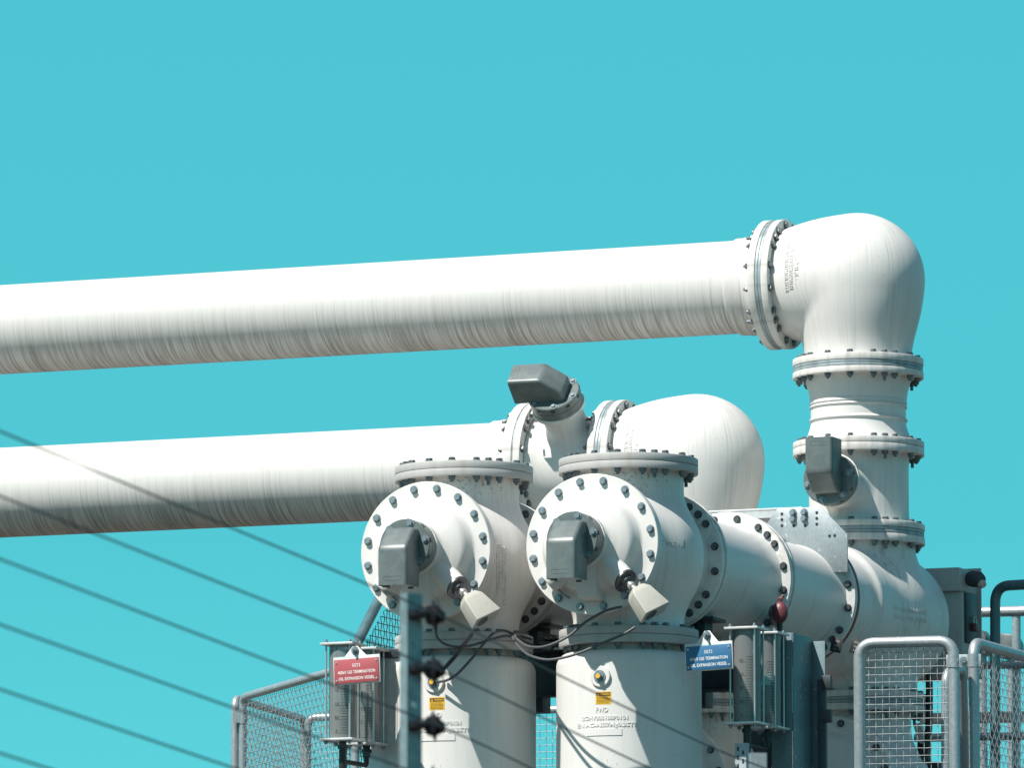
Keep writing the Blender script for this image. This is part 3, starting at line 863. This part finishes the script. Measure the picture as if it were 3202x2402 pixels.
# ------------------------------------------------------------------ oil expansion vessels
def expansion(px, py_top, py_bot, Y, levels, label):
    """pair of clear graduated tubes, the second one further back along the duct axis"""
    top = at(px, py_top, Y); bot = at(px, py_bot, Y); hgt = top.z - bot.z
    t = thing('oil_expansion_vessel', label, 'oil vessel', world=bot, group='oil expansion vessels with clear tubes')
    for k in range(2):
        oy = .31 * k; h = .064
        for nm, z in (('top_plate', hgt), ('bottom_plate', -.012)):
            bm = bmesh.new(); box(bm, (0, oy, z + .006), (.185, .185, .012), bevel=.002)
            pl = part(nm, bm, 'plate_steel', t)
            for sx in (-1, 1):
                for sy in (-1, 1):
                    fz = frame((sx * h * 1.04, oy + sy * h * 1.04, z + (.012 if nm == 'top_plate' else 0)), 'z' if nm == 'top_plate' else '-z')
                    part('nut', lathe(bmesh.new(), [(0, .0003), (.0105, .0003), (.0105, .010), (.007, .011), (.0065, .018), (0, .018)], fz, 6), 'bolt_zinc', pl)
        for sx in (-1, 1):
            for sy in (-1, 1):
                part('tie_rod', tube(bmesh.new(), [(sx * h * 1.04, oy + sy * h * 1.04, 0), (sx * h * 1.04, oy + sy * h * 1.04, hgt)], .0052, 12), 'chrome', t)
        tb = part('tube', lathe(bmesh.new(), [(.072, 0.0005), (.072, hgt - .0005)], Matrix.Translation((0, oy, 0)), 64), 'acrylic', t)
        lv = hgt * levels[k]
        part('oil', lathe(bmesh.new(), [(0, .001), (.0695, .001), (.0695, lv), (0, lv)], Matrix.Translation((0, oy, 0)), 48), 'oil', t)
        bm = bmesh.new(); bm3 = bmesh.new()
        for i in range(23):                           # graduation ticks round the tube
            z = .025 + i * (hgt - .17) / 22; long = i % 5 == 0
            a0, a1 = R(-96 + 22), R((-58 if not long else -62) + 22)
            if long: a0 = R(-122 + 22)
            for bb, s0, s1 in ((bm, a0, a1), (bm3, R(-35 + 22), R(-8 + 22))):
                n = 5
                for j in range(n):
                    e0, e1 = s0 + (s1 - s0) * j / n, s0 + (s1 - s0) * (j + 1) / n
                    q = [bb.verts.new((.0727 * math.cos(e), oy + .0727 * math.sin(e), zz)) for e, zz in ((e0, z), (e1, z), (e1, z + .0016), (e0, z + .0016))]
                    bb.faces.new(q)
        part('scale', bm, 'ink', tb); part('scale', bm3, 'ink', tb)
        for i, tx in enumerate(('0', '0,5', '1,0', '1,5', '2,0')):
            me = text_mesh(tx, .018, 0, .0003); z = .028 + i * 5 * (hgt - .17) / 22 + .008
            for v in me.vertices:
                e = R(-112 + 22) + (v.co.x - .004) / .0727
                v.co = Vector((.0728 * math.cos(e), oy + .0728 * math.sin(e), z + v.co.y))
            part('scale_figures', finish(me, 'ink', 40), None, tb)
        bm = bmesh.new(); tube(bm, [(0, oy, -.012), (0, oy, -.075)], .020, 14); tube(bm, [(0, oy, -.03), (0, oy, -.05)], .027, 6)
        part('outlet', bm, 'dark_rubber', t)
    bm = tube(bmesh.new(), rounded([(0, .31, -.07), (0, .31, -.115), (0, 0, -.115)], .02), .013, 10); tube(bm, [(0, 0, -.06), (0, 0, -.30), (0.0, .0, -.9)], .020, 12)
    part('drain_pipe', bm, 'dark_rubber', t)
    return t, hgt, bot
xl, hl, botl = expansion(1072, 2021, 2313, 34.45, (.37, .385), 'pair of clear oil tubes in sunlight hung with the red sign')
xr, hr, botr = expansion(2336, 1972, 2262, 34.45, (.275, .45), 'pair of clear oil tubes in shade beside the blue sign')

def sign(corners, Y, mat, label, rot, peg):
    """metal backing with a triangular hanger and an engraved plate"""
    x0, y0, x1, y1 = corners
    c = at((x0 + x1) / 2, (y0 + y1) / 2, Y); k = FPX / (Y / cp)
    w = (x1 - x0) / k / math.cos(rot); h = (y1 - y0) / k
    t = thing('name_sign', label, 'sign', world=c, rot=-rot, group='engraved vessel signs')
    t.rotation_euler = (0, R(-2.2), -rot)
    px = (peg[0] - (x0 + x1) / 2) / k / math.cos(rot); pz = ((y0 + y1) / 2 - peg[1]) / k
    mt = Matrix(((1, 0, 0, 0), (0, 0, 1, 0), (0, 1, 0, 0), (0, 0, 0, 1)))
    bm = prism(bmesh.new(), [(-w / 2, -h / 2), (w / 2, -h / 2), (w / 2, h / 2), (px + .062, h / 2), (px + .014, pz + .022), (px - .014, pz + .022), (px - .062, h / 2), (-w / 2, h / 2)], .003, mt, .0006)
    part('backing', bm, 'plate_steel', t)
    bm = bmesh.new(); box(bm, (0, -.0042, -.004), (w - .012, .004, h - .022), bevel=.0008); pl = part('face', bm, mat, t)
    for tx, z, ww in (('SGT2', h * .19, w * .17), ('400kV GIS TERMINATION', -h * .045, w * .80), ('OIL EXPANSION VESSEL', -h * .27, w * .77)):
        me = fit(text_mesh(tx, .0235, .0003, .0001), ww)
        for v in me.vertices: v.co = Vector((v.co.x, -.0068 - v.co.z, v.co.y - .004 + z))
        part('lettering', finish(me, 'sign_text', 40), None, pl)
    for sx in (-1, 1):
        for sz in (-1, 1):
            part('screw', lathe(bmesh.new(), [(0, .0002), (.0062, .0002), (.0055, .003), (0, .0042)], frame((sx * (w / 2 - .019), -.0062, sz * (h / 2 - .026) - .004), '-y'), 16), 'chrome', pl)
    part('hanger_bolt', bolt_mesh(.02, 'bolt_zinc', False, .012, .026), None, t, (px, -.002, pz), quat('-y'))
    bm = tube(bmesh.new(), [(px, -.01, pz), (px, -.035, pz)], .007, 10); part('stud', bm, 'bolt_zinc', t)
    return t
sign((1043, 2052, 1189, 2140), 34.28, 'sign_red', 'red engraved sign with white lettering hung on the left oil tubes', R(24), (1113, 2035))
sign((2144, 2010, 2290, 2098), 34.12, 'sign_blue', 'blue engraved sign with white lettering between right tank and oil tubes', R(24), (2214, 1987))

# ------------------------------------------------------------------ galvanised columns and sheets by the oil tubes
l = toloc(botl)
t = thing('support_sheet', 'galvanised sheet in a sunlit tone behind the red sign, edge hidden by the left tank', 'metal sheet', 0, 0, 0)
zt = at(1210, 2066, 34.9).z
bm = bmesh.new(); box(bm, (l.x + .15, l.y + .425, (zt + 3.1) / 2), (.44, .006, zt - 3.1), bevel=.001); part('sheet', bm, 'plate_steel', t)  # bright plate steel puts the missing sunlight into the sheet's colour
bm = bmesh.new(); box(bm, (l.x + .17, l.y + .45, zt + .028), (.40, .09, .045), bevel=.004); part('channel', bm, 'dark_steel', t)
for o in t.children: pass
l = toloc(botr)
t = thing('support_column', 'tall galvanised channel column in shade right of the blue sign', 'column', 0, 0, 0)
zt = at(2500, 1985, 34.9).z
bm = bmesh.new(); box(bm, (l.x + .04, l.y + .424, (zt + 3.1) / 2), (.115, .006, zt - 3.1), bevel=.001); part('front_flange', bm, 'galv_shaded', t)
bm = bmesh.new(); box(bm, (l.x + .1005, l.y + .573, (zt + 3.1) / 2), (.006, .293, zt - 3.1), bevel=.001); part('web', bm, 'galv_shaded', t)
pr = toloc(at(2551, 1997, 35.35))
bm = bmesh.new(); box(bm, (l.x + .1005 + .036, l.y + .723, (zt + 3.1) / 2 - .02), (.078, .006, zt - 3.1), bevel=.001); part('rear_flange', bm, 'galv_shaded', t)
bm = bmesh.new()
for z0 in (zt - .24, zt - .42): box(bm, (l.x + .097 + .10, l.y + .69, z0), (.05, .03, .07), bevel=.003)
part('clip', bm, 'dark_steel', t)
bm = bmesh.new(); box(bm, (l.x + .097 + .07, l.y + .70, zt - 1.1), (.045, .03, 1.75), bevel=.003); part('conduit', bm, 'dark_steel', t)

# slotted strut under the right oil tubes
t = thing('slotted_strut', 'slotted galvanised strut under the right pair of oil tubes', 'strut', world=at(2316, 2325, 34.35))
bm = bmesh.new(); box(bm, (0, 0, -.55), (.062, .004, 1.1), bevel=.001); box(bm, (-.03, .02, -.55), (.004, .04, 1.1)); box(bm, (.03, .02, -.55), (.004, .04, 1.1)); part('channel', bm, 'galv_sheet', t)
bm = bmesh.new()
for k in range(14):
    for sx in (-.014, .014): box(bm, (sx, -.0026, -.03 - k * .045 - (.02 if sx > 0 else 0)), (.010, .001, .022))
part('slot', bm, 'ink', t)

# beams and tray behind the tanks
t = thing('cross_beam', 'dark blue-grey steel beam spanning behind the two front tanks', 'beam', -.3, .75, 0)
zt, zb = toloc(on_plane(1680, 2040, .75)).z if False else on_plane(1680, 2040, .75).z, on_plane(1680, 2185, .75).z
bm = bmesh.new(); box(bm, (-.2, 0, (zt + zb) / 2), (1.7, .01, zt - zb), bevel=.002); box(bm, (-.2, -.04, zt - .005), (1.7, .09, .01), bevel=.002); box(bm, (-.2, -.04, zb + .005), (1.7, .09, .01), bevel=.002)
part('web', bm, 'dark_steel', t)
t = thing('cable_tray', 'dark cable tray running back between the two front tanks', 'cable tray', -.46, .98, 0)
zt = on_plane(1600, 1985, -.1).z
bm = bmesh.new(); box(bm, (0, 0, zt - .03), (.16, 1.8, .006)); box(bm, (-.08, 0, zt), (.005, 1.8, .06)); box(bm, (.08, 0, zt), (.005, 1.8, .06)); part('tray', bm, 'dark_steel', t)
for k in range(4):
    part('cable', tube(bmesh.new(), spline([(-.05 + k * .03, -.9, zt - .01), (-.05 + k * .035, -.3, zt + .005), (-.06 + k * .032, .3, zt - .005), (-.05 + k * .03, .9, zt)], 6), .010, 8), 'dark_rubber', t)
for b, lab in ((0, 'dark steel saddle bracket under the duct right of the right vessel'), (-.925, 'dark steel saddle bracket under the duct between the front vessels')):
    t = thing('saddle_support', lab, 'support', b, .82, 0, 'dark saddle brackets under the ducts')
    bm = bmesh.new(); box(bm, (.05, 0, (4.98 + 4.52) / 2), (.18, .12, 4.98 - 4.52), bevel=.004); part('post', bm, 'dark_steel', t)
    bm = bmesh.new(); box(bm, (.02, 0, 4.985), (.36, .2, .02), bevel=.003); part('saddle', bm, 'dark_steel', t)

t = thing('dark_filler_box', 'dark box added to fill the shaded gap behind the right oil tubes', 'equipment box', -.66, 4.25, 0)
bm = bmesh.new(); box(bm, (0, .2, (4.78 + 3.1) / 2), (1.1, .4, 4.78 - 3.1), bevel=.006); part('case', bm, 'dark_steel', t)  # dark filler added so the gap below the tubes reads dark

# ------------------------------------------------------------------ cables
def cable(pts, Y, label, r=.0072, mat='cable_grey', dy=None):
    ys = Y if isinstance(Y, (list, tuple)) else [Y] * len(pts)
    bm = tube(bmesh.new(), spline([at(x, y, q) for (x, y), q in zip(pts, ys)], 8), r, 10)
    o = part('sensor_cable', bm, mat, None); tag(o, label, 'cable', 'loose sensor cables'); return o
c2 = lambda L: [(1150 + x / 2.755, 1800 + y / 2.755) for x, y in L]
c3 = lambda L: [(1600 + x / 3.305, 1900 + y / 3.305) for x, y in L]
cable(c2([(600, 380), (588, 470), (605, 545), (680, 600), (790, 617), (900, 603), (1000, 572), (1090, 545), (1200, 522), (1290, 540), (1420, 600)]), [34.3, 34.3, 34.32, 34.35, 34.35, 34.37, 34.4, 34.42, 34.46, 34.6, 34.8], 'grey cable looping from the left cover along the left base flange')
cable(c2([(895, 510), (840, 580), (760, 690), (690, 770), (630, 840)]), [34.1, 34.25, 34.38, 34.42, 34.5], 'short black cable with a white tag under the left sensor', .0105, 'dark_rubber')
cable(c2([(600, 920), (680, 905), (760, 860), (840, 780), (920, 690), (1010, 575), (1090, 495), (1170, 475), (1260, 510), (1380, 570)]), [34.5, 34.46, 34.44, 34.42, 34.4, 34.38, 34.4, 34.45, 34.55, 34.8], 'grey cable climbing from the left tank boss to the cable tray')
cable(c3([(1140, -5), (1040, 15), (930, 55), (740, 170), (600, 290), (450, 370), (310, 412), (170, 405), (70, 345), (35, 300), (80, 285), (200, 330)]), [33.9, 33.92, 33.88, 33.87, 33.87, 33.88, 33.92, 34.02, 34.18, 34.36, 34.6, 34.8], 'upper dark cable sagging left from the right sensor to the tray')
cable(c3([(1275, 205), (1180, 265), (1060, 320), (880, 395), (720, 465), (540, 520), (360, 543), (190, 500), (80, 415), (20, 330), (20, 285), (110, 300)]), [33.85, 33.85, 33.84, 33.83, 33.83, 33.84, 33.88, 33.98, 34.14, 34.32, 34.6, 34.8], 'lower grey cable sagging deepest below the right sensor')

# ------------------------------------------------------------------ railings
def woven(bm, P0, U, V, w, h, pitch=.04, r=.0019, crimp=.0042, clip=None):
    """crimped wire mesh in the plane P0 + s U + t V"""
    U, V = U.normalized(), V.normalized(); N = U.cross(V).normalized()
    nu, nv = int(w / pitch), int(h / pitch)
    def wire(horizontal, c, L, ph):
        n = max(4, int(L / pitch * 4)); pts = []
        for i in range(n + 1):
            t = L * i / n
            p = P0 + (U * t + V * c if horizontal else U * c + V * t)
            if clip and not clip(*((t, c) if horizontal else (c, t))):
                if len(pts) > 1: tube(bm, pts, r, 5, False)
                pts = []; continue
            off = (.0012 if horizontal else crimp) * math.cos(PI * t / pitch + ph * PI)
            pts.append(p + N * off + ((U if not horizontal else V) * off * .12))
        if len(pts) > 1: tube(bm, pts, r, 5, False)
    for i in range(nu + 1): wire(False, (i + .5) * w / (nu + 1), h, i % 2)
    for j in range(nv + 1): wire(True, (j + .5) * h / (nv + 1), w, (j + 1) % 2)
    return bm

def rail_panel(A, B, zb, label, rad=.03, corner=.09, mesh=True, left=True, right=True, clampx=None, r_wire=.0019):
    D = Vector((B.x - A.x, B.y - A.y, 0)); L = D.length; D.normalize(); zt = A.z
    t = thing('railing_panel', label, 'railing', world=Vector((A.x, A.y, zb)), rot=0., group='galvanised mesh railing panels')
    H = zt - zb
    pts = []
    if left: pts.append(Vector((0, 0, 0)))
    pts.append(Vector((0, 0, H)));
    pts.append(D * L + Vector((0, 0, H)))
    if right: pts.append(D * L)
    part('frame', tube(bmesh.new(), rounded(pts, corner, 10), rad, 20), 'galv_tube', t)
    part('lower_rail', tube(bmesh.new(), [Vector((0, 0, .08)), D * L + Vector((0, 0, .08))], rad * .8, 12), 'galv_tube', t)
    if mesh:
        m = rad + .004
        bm = woven(bmesh.new(), D * m + Vector((0, 0, .1)), D, Vector((0, 0, 1)), L - 2 * m, H - m - .1, r=r_wire)
        part('wire_mesh', bm, 'galv_wire', t)
    return t, D, L, H

Z0 = 3.1
A = at(2686, 2013, 35.7); B = level(2686, 2013, 35.7, 2982, 2005)
t, D, L, H = rail_panel(A, B, Z0, 'sunlit galvanised mesh panel with rounded corners in front of the tee housing', .030)
bm = bmesh.new()
Q = Matrix.Rotation(math.atan2(D.y, D.x), 4, 'Z')
box(bm, D * (L + .053) + Vector((0, -.012, H - .11)), (.19, .006, .068), Q, .001)
lathe(bm, [(.0315, 0), (.034, 0), (.034, .068), (.0315, .068)], Matrix.Translation(D * L + Vector((0, 0, H - .144))), 24, True)
lathe(bm, [(.0315, 0), (.034, 0), (.034, .068), (.0315, .068)], Matrix.Translation(D * (L + .107) + Vector((0, 0, H - .144))), 24, True)
cl = part('clamp', bm, 'galv_tube', t)
part('bolt', bolt_mesh(0, 'bolt_zinc', False, .012, .026), None, cl, D * (L + .053) + Vector((0, -.016, H - .11)), quat('-y'))
A2 = at(3044, 2010, 35.68); B2 = level(3044, 2010, 35.68, 3330, 2090)
rail_panel(A2, B2, Z0, 'galvanised mesh panel leading away at the right edge', .030)
A = at(760, 2182, 37.6); B = level(760, 2182, 37.6, 1112, 2080)
t, D, L, H = rail_panel(A, B, Z0, 'galvanised mesh panel left of the red sign, nearest the sky', .0225, .06)
# corner hinge strap on its left post
bm = bmesh.new(); lathe(bm, [(.0235, 0), (.026, 0), (.026, .08), (.0235, .08)], Matrix.Translation((0, 0, H - .15)), 20, True); box(bm, (-.03, -.02, H - .11), (.05, .006, .07)); part('clamp', bm, 'galv_tube', t)
A = at(735, 2186, 37.62); B = level(735, 2186, 37.62, 950, 2250)
rail_panel(A, B, Z0, 'shaded galvanised panel seen through the left mesh panel', .0225, .06)
A = at(962, 2246, 38.9); B = W(toloc(A).x + 1.7, toloc(A).y, 0); B.z = A.z
rail_panel(A, B, Z0, 'galvanised mesh panel at the back, seen between the two front tanks', .0225, .06)
# stair rail rising behind the left vessel
t = thing('stair_rail', 'shadow-toned stair handrail with mesh rising behind the left front vessel', 'stair rail', world=at(1085, 2075, 36.2), rot=-TH)
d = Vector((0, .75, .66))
part('handrail', tube(bmesh.new(), [d * 0, d * .5, d * 1.5], .029, 16), 'teal_shade_steel', t)
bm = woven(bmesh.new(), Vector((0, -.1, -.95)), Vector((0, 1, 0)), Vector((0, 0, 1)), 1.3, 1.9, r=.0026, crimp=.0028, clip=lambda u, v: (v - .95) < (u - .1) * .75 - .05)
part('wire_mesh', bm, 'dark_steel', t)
# railings beyond the cabinet
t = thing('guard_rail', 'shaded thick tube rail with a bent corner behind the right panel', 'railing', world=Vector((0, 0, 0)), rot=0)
part('post', tube(bmesh.new(), rounded([at(3112, 2450, 38.6), at(3112, 1834, 38.6), at(3330, 1822, 38.3)], .10, 10), .030, 18), 'teal_shade_steel', t)
t = thing('guard_rail', 'sunlit horizontal tube rail crossing behind the bent shaded rail', 'railing', world=Vector((0, 0, 0)), rot=0)
part('rail', tube(bmesh.new(), [at(3000, 1917, 39.6), at(3330, 1908, 39.3)], .031, 18), 'galv_tube', t)
part('rail', tube(bmesh.new(), [at(2900, 2085, 39.6), at(3330, 2078, 39.3)], .024, 18), 'galv_tube', t)
part('rail', tube(bmesh.new(), [at(2860, 2310, 39.6), at(3330, 2300, 39.3)], .024, 18), 'galv_tube', t)
part('post', tube(bmesh.new(), [at(3178, 1915, 39.45), at(3178, 2600, 39.45)], .026, 18), 'galv_tube', t)
t = thing('guard_post', 'pale round-topped galvanised post seen through the sunlit mesh panel', 'post', world=Vector((0, 0, 0)), rot=0)
part('post', tube(bmesh.new(), rounded([at(2958, 2600, 37.2), at(2958, 2105, 37.2), at(3010, 2092, 37.5), at(3020, 2600, 38.0)], .07, 8), .027, 18), 'galv_tube', t)
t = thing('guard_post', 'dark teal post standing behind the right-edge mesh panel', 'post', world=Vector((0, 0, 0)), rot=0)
part('post', tube(bmesh.new(), [at(3110, 2030, 37.6), at(3110, 2600, 37.6)], .016, 12), 'teal_shade_steel', t)
t = thing('drain_hose', 'black hose hanging beside the lower vessel behind the mesh panel', 'hose', world=Vector((0, 0, 0)), rot=0)
part('hose', tube(bmesh.new(), spline([at(2905, 2110, 37.9), at(2906, 2200, 37.9), at(2902, 2300, 37.9), at(2884, 2380, 37.9), at(2862, 2500, 37.9)], 6), .021, 12), 'dark_rubber', t)
t = thing('pipe_bracket', 'small pale angled bracket beside the black hose under the tee flange', 'bracket', world=at(2876, 2292, 38.5))
bm = prism(bmesh.new(), [(-.035, .05), (.005, .055), (.045, -.035), (.04, -.075), (.0, -.06)], .05, Matrix(((1, 0, 0, 0), (0, 0, 1, 0), (0, 1, 0, 0), (0, 0, 0, 1))), .003); part('plate', bm, 'flange_white', t)
bm = bmesh.new(); box(bm, (.005, .06, -.11), (.07, .06, .13), bevel=.004); part('clamp', bm, 'dark_steel', t)
t = thing('machine_housing', 'low dark machine housing behind the mesh panel at lower right', 'housing', world=at(2895, 2425, 39.2))
bm = bmesh.new(); box(bm, (-.08, .1, -.1), (.35, .25, .35), bevel=.02); part('case', bm, 'dark_steel', t)
t = thing('support_beam', 'dark steel beam at the back right, low behind the mesh panels', 'beam', world=Vector((0, 0, 0)), rot=0)
bm = bmesh.new(); p0, p1 = at(2880, 2250, 40.2), at(3330, 2240, 40.0); box(bm, (p0 + p1) / 2, ((p1 - p0).length, .1, .06), Matrix.Rotation(math.atan2(p1.y - p0.y, p1.x - p0.x), 4, 'Z')); part('beam', bm, 'dark_steel', t)
# two far grey hoods peeping over the right-edge panel
for px, py, lab in ((3070, 2010, 'small rounded grey cowl behind the cabinet edge'), (3163, 2020, 'grey angular cowl behind the bent shaded rail')):
    t = thing('far_cowl', lab, 'cowl', world=at(px, py, 40.5), group='grey cowls at the far right')
    bm = prism(bmesh.new(), [(-.062, -.08), (.062, -.08), (.062, .01), (.035, .062), (-.062, .075)] if px > 3100 else [(-.03, -.08), (.045, -.08), (.045, .03), (.02, .07), (-.03, .08)], .12, Matrix(((1, 0, 0, 0), (0, 0, 1, 0), (0, 1, 0, 0), (0, 0, 0, 1))), .01)
    part('cowl', bm, 'vent_grey', t)
    part('stem', tube(bmesh.new(), [(0, 0, -.08), (0, 0, -.9)], .03, 12), 'galv_tube', t)

# ------------------------------------------------------------------ electric fence in the foreground
def fence_post(px, py, Y, label, rot=43, mat='post_steel'):
    t = thing('fence_post', label, 'fence post', world=at(px, py, Y), rot=R(rot), group='steel posts of the wire fence')
    H = t.location.z
    bm = bmesh.new()
    w, d, k = .054, .030, .004
    for poly in ([(-w / 2, 0), (w / 2, 0), (w / 2, k), (-w / 2, k)], [(-w / 2, k), (-w / 2 + k, k), (-w / 2 + k, d), (-w / 2, d)], [(w / 2 - k, k), (w / 2, k), (w / 2, d), (w / 2 - k, d)]):
        prism(bm, poly, H, Matrix.Translation((0, 0, -H / 2)))
    part('channel', bm, mat, t)
    bm = bmesh.new(); lathe(bm, [(0, 0), (.009, 0), (.009, .003), (0, .003)], frame((-.002, -.0005, -.305), '-y'), 16); part('bright_disc', bm, 'chrome', t)  # chrome disc stands in for light showing through a hole
    return t
pA = fence_post(1297, 1856, 18., 'blurred steel fence post with three black insulators in front of the left vessel')
pB = fence_post(2372, 2356, 22., 'blurred tip of a second steel fence post at the bottom edge below the oil tubes', 8, 'galv_sheet')  # paler metal than the first post paints its sunlit faces
INS = [1925, 2096, 2272, 2446, 2620, 2790]
def insulator(t, z):
    f = frame((-.006, -.002, z), '-y')
    q = Vector((1, -.15, 0)).normalized()
    bm = bmesh.new()
    lathe(bm, [(0, 0), (.016, 0), (.016, .012), (.008, .02), (0, .022)], f, 20)
    tube(bm, [(-.006, -.014, z), (.034, -.02, z + .004)], .011, 12)
    o = part('insulator', bm, 'insulator_black', t)
    bm = lathe(bmesh.new(), [(0, 0), (.014, 0), (.026, .004), (.028, .009), (.017, .012), (.015, .02), (.026, .024), (.027, .030), (.012, .034), (0, .035)], frame((.030, -.020, z), q + Vector((0, 0, .12))), 28)
    tube(bm, [(.05, -.022, z + .02), (.046, -.022, z + .044)], [.008, .002], 8); tube(bm, [(.052, -.022, z - .02), (.056, -.022, z - .040)], [.008, .002], 8)
    part('bobbin', bm, 'insulator_black', o)
    n = 14; tube(bm2 := bmesh.new(), [(.074 + .012 * math.cos(k / n * 2 * PI), -.024, z + .013 * math.sin(k / n * 2 * PI)) for k in range(n + 1)], .005, 8)
    part('wire_eye', bm2, 'insulator_black', o)
ztop = at(1297, 1856, 18.).z
for py in INS: insulator(pA, at(1297, py, 18.).z - ztop)
zt2 = at(2372, 2356, 22.).z
names = ['topmost fence wire, crossing the lower pipe and left vessel', 'second fence wire from the top, ending its slope across the right tank', 'third fence wire from the top, passing over the red sign tubes', 'fourth fence wire from the top, meeting the left mesh panel post', 'fifth fence wire from the top, in open sky at lower left', 'lowest fence wire, cutting the bottom left corner of the sky']
YL = [1349, 1552, 1749, 1954, 2157, 2357]
for i in range(6):
    yp = INS[i]
    y0 = YL[i] - (yp - YL[i]) / 1385. * 300
    P = [at(-300, y0, 14.6), at(0, YL[i], 15.2), at(700, YL[i] + (yp - YL[i]) * .497 + 6, 16.6), at(1385, yp + 5, 18.0)]
    Rr = [at(1750, yp + 5 + 365 * .465 + (14 if i == 0 else 0), 19.4), at(2205, yp + 5 + 820 * .47 + (14 if i == 0 else 0), 21.2), at(2400, yp + 5 + 1015 * .47, 22.)]
    o = part('fence_wire', tube(bmesh.new(), spline(P + Rr, 10), .0029, 8), 'dark_steel', None)
    tag(o, names[i], 'wire', 'wires of the foreground fence')

# ------------------------------------------------------------------ ground and deck
bm = bmesh.new(); bmesh.ops.create_grid(bm, x_segments=60, y_segments=60, size=4000)
o = part('ground', bm, 'gravel', None); o['kind'] = 'structure'
t = thing('platform_deck', 'grey steel platform deck under the vessels, below the frame', 'platform', .4, 1.9, 3.0)
bm = bmesh.new(); box(bm, (0, 0, 0), (6.0, 6.2, .06)); part('deck', bm, 'dark_steel', t)
for x in (-2.8, 2.8):
    for y in (-2.9, 2.9):
        bm = bmesh.new(); box(bm, (x, y, -1.52), (.2, .2, 2.95)); part('leg', bm, 'galv_sheet', t)

# ------------------------------------------------------------------ sky, sun, camera
SUN_EL, SUN_AZ = R(54), R(50)                        # azimuth: degrees to the left of the direction back to the viewer
sd = Vector((-math.sin(SUN_AZ) * math.cos(SUN_EL), -math.cos(SUN_AZ) * math.cos(SUN_EL), math.sin(SUN_EL)))
w = bpy.data.worlds.new('World'); S.world = w; w.use_nodes = True
nt = w.node_tree; bg = nt.nodes['Background']
sky = nt.nodes.new('ShaderNodeTexSky'); sky.sky_type = 'NISHITA'; sky.sun_disc = False
sky.sun_elevation = SUN_EL; sky.sun_rotation = math.atan2(sd.x, sd.y)
STR = .05
bg.inputs['Strength'].default_value = STR
tc = nt.nodes.new('ShaderNodeTexCoord'); sep = nt.nodes.new('ShaderNodeSeparateXYZ')
nt.links.new(tc.outputs['Generated'], sep.inputs[0])
rmp = nt.nodes.new('ShaderNodeValToRGB'); nt.links.new(sep.outputs[2], rmp.inputs[0])
def lin(r, g, b):
    return tuple((c / 255 / 12.92 if c / 255 <= .04045 else ((c / 255 + .055) / 1.055) ** 2.4) for c in (r, g, b))
EXPO = .62
k = 1 / (2 ** EXPO)
cols = [(0.0, (98, 214, 222)), (.075, (92, 210, 220)), (.11, (84, 201, 214)), (.20, (78, 195, 211)), (.5, (70, 180, 205))]
el = rmp.color_ramp.elements
while len(el) < len(cols): el.new(.5)
for e, (p, c) in zip(el, cols):
    e.position = p; e.color = (*[x * k for x in lin(*c)], 1)
mx = nt.nodes.new('ShaderNodeMix'); mx.data_type = 'RGBA'
fac = nt.nodes.new('ShaderNodeMapRange'); fac.interpolation_type = 'SMOOTHSTEP'
fac.inputs['From Min'].default_value = .24; fac.inputs['From Max'].default_value = .5
nt.links.new(sep.outputs[2], fac.inputs['Value'])
sc = nt.nodes.new('ShaderNodeVectorMath'); sc.operation = 'SCALE'; sc.inputs['Scale'].default_value = 1 / STR
nt.links.new(rmp.outputs[0], sc.inputs[0])
nt.links.new(fac.outputs[0], mx.inputs[0]); nt.links.new(sc.outputs[0], mx.inputs[6]); nt.links.new(sky.outputs[0], mx.inputs[7])
nt.links.new(mx.outputs[2], bg.inputs['Color'])

sl = bpy.data.lights.new('sun', 'SUN'); sl.energy = 4.6; sl.angle = R(.53); sl.color = (1, .965, .91)
so = bpy.data.objects.new('sun', sl); so.rotation_mode = 'QUATERNION'; so.rotation_quaternion = sd.to_track_quat('Z', 'Y'); COL.objects.link(so)

cam = bpy.data.cameras.new('camera'); cam.lens = FPX / 3202 * 36; cam.sensor_width = 36; cam.sensor_fit = 'HORIZONTAL'
cam.clip_start = .5; cam.clip_end = 9000
cam.dof.use_dof = True; cam.dof.focus_distance = 35.5; cam.dof.aperture_fstop = 9.5
co = bpy.data.objects.new('camera', cam); co.location = (0, 0, EYE); co.rotation_euler = (PI / 2 + PITCH, 0, 0); COL.objects.link(co)
S.camera = co
S.render.engine = 'CYCLES'
S.render.resolution_x, S.render.resolution_y = 1024, 769
S.view_settings.view_transform = 'Standard'; S.view_settings.look = 'None'
S.view_settings.exposure = EXPO; S.view_settings.gamma = 1
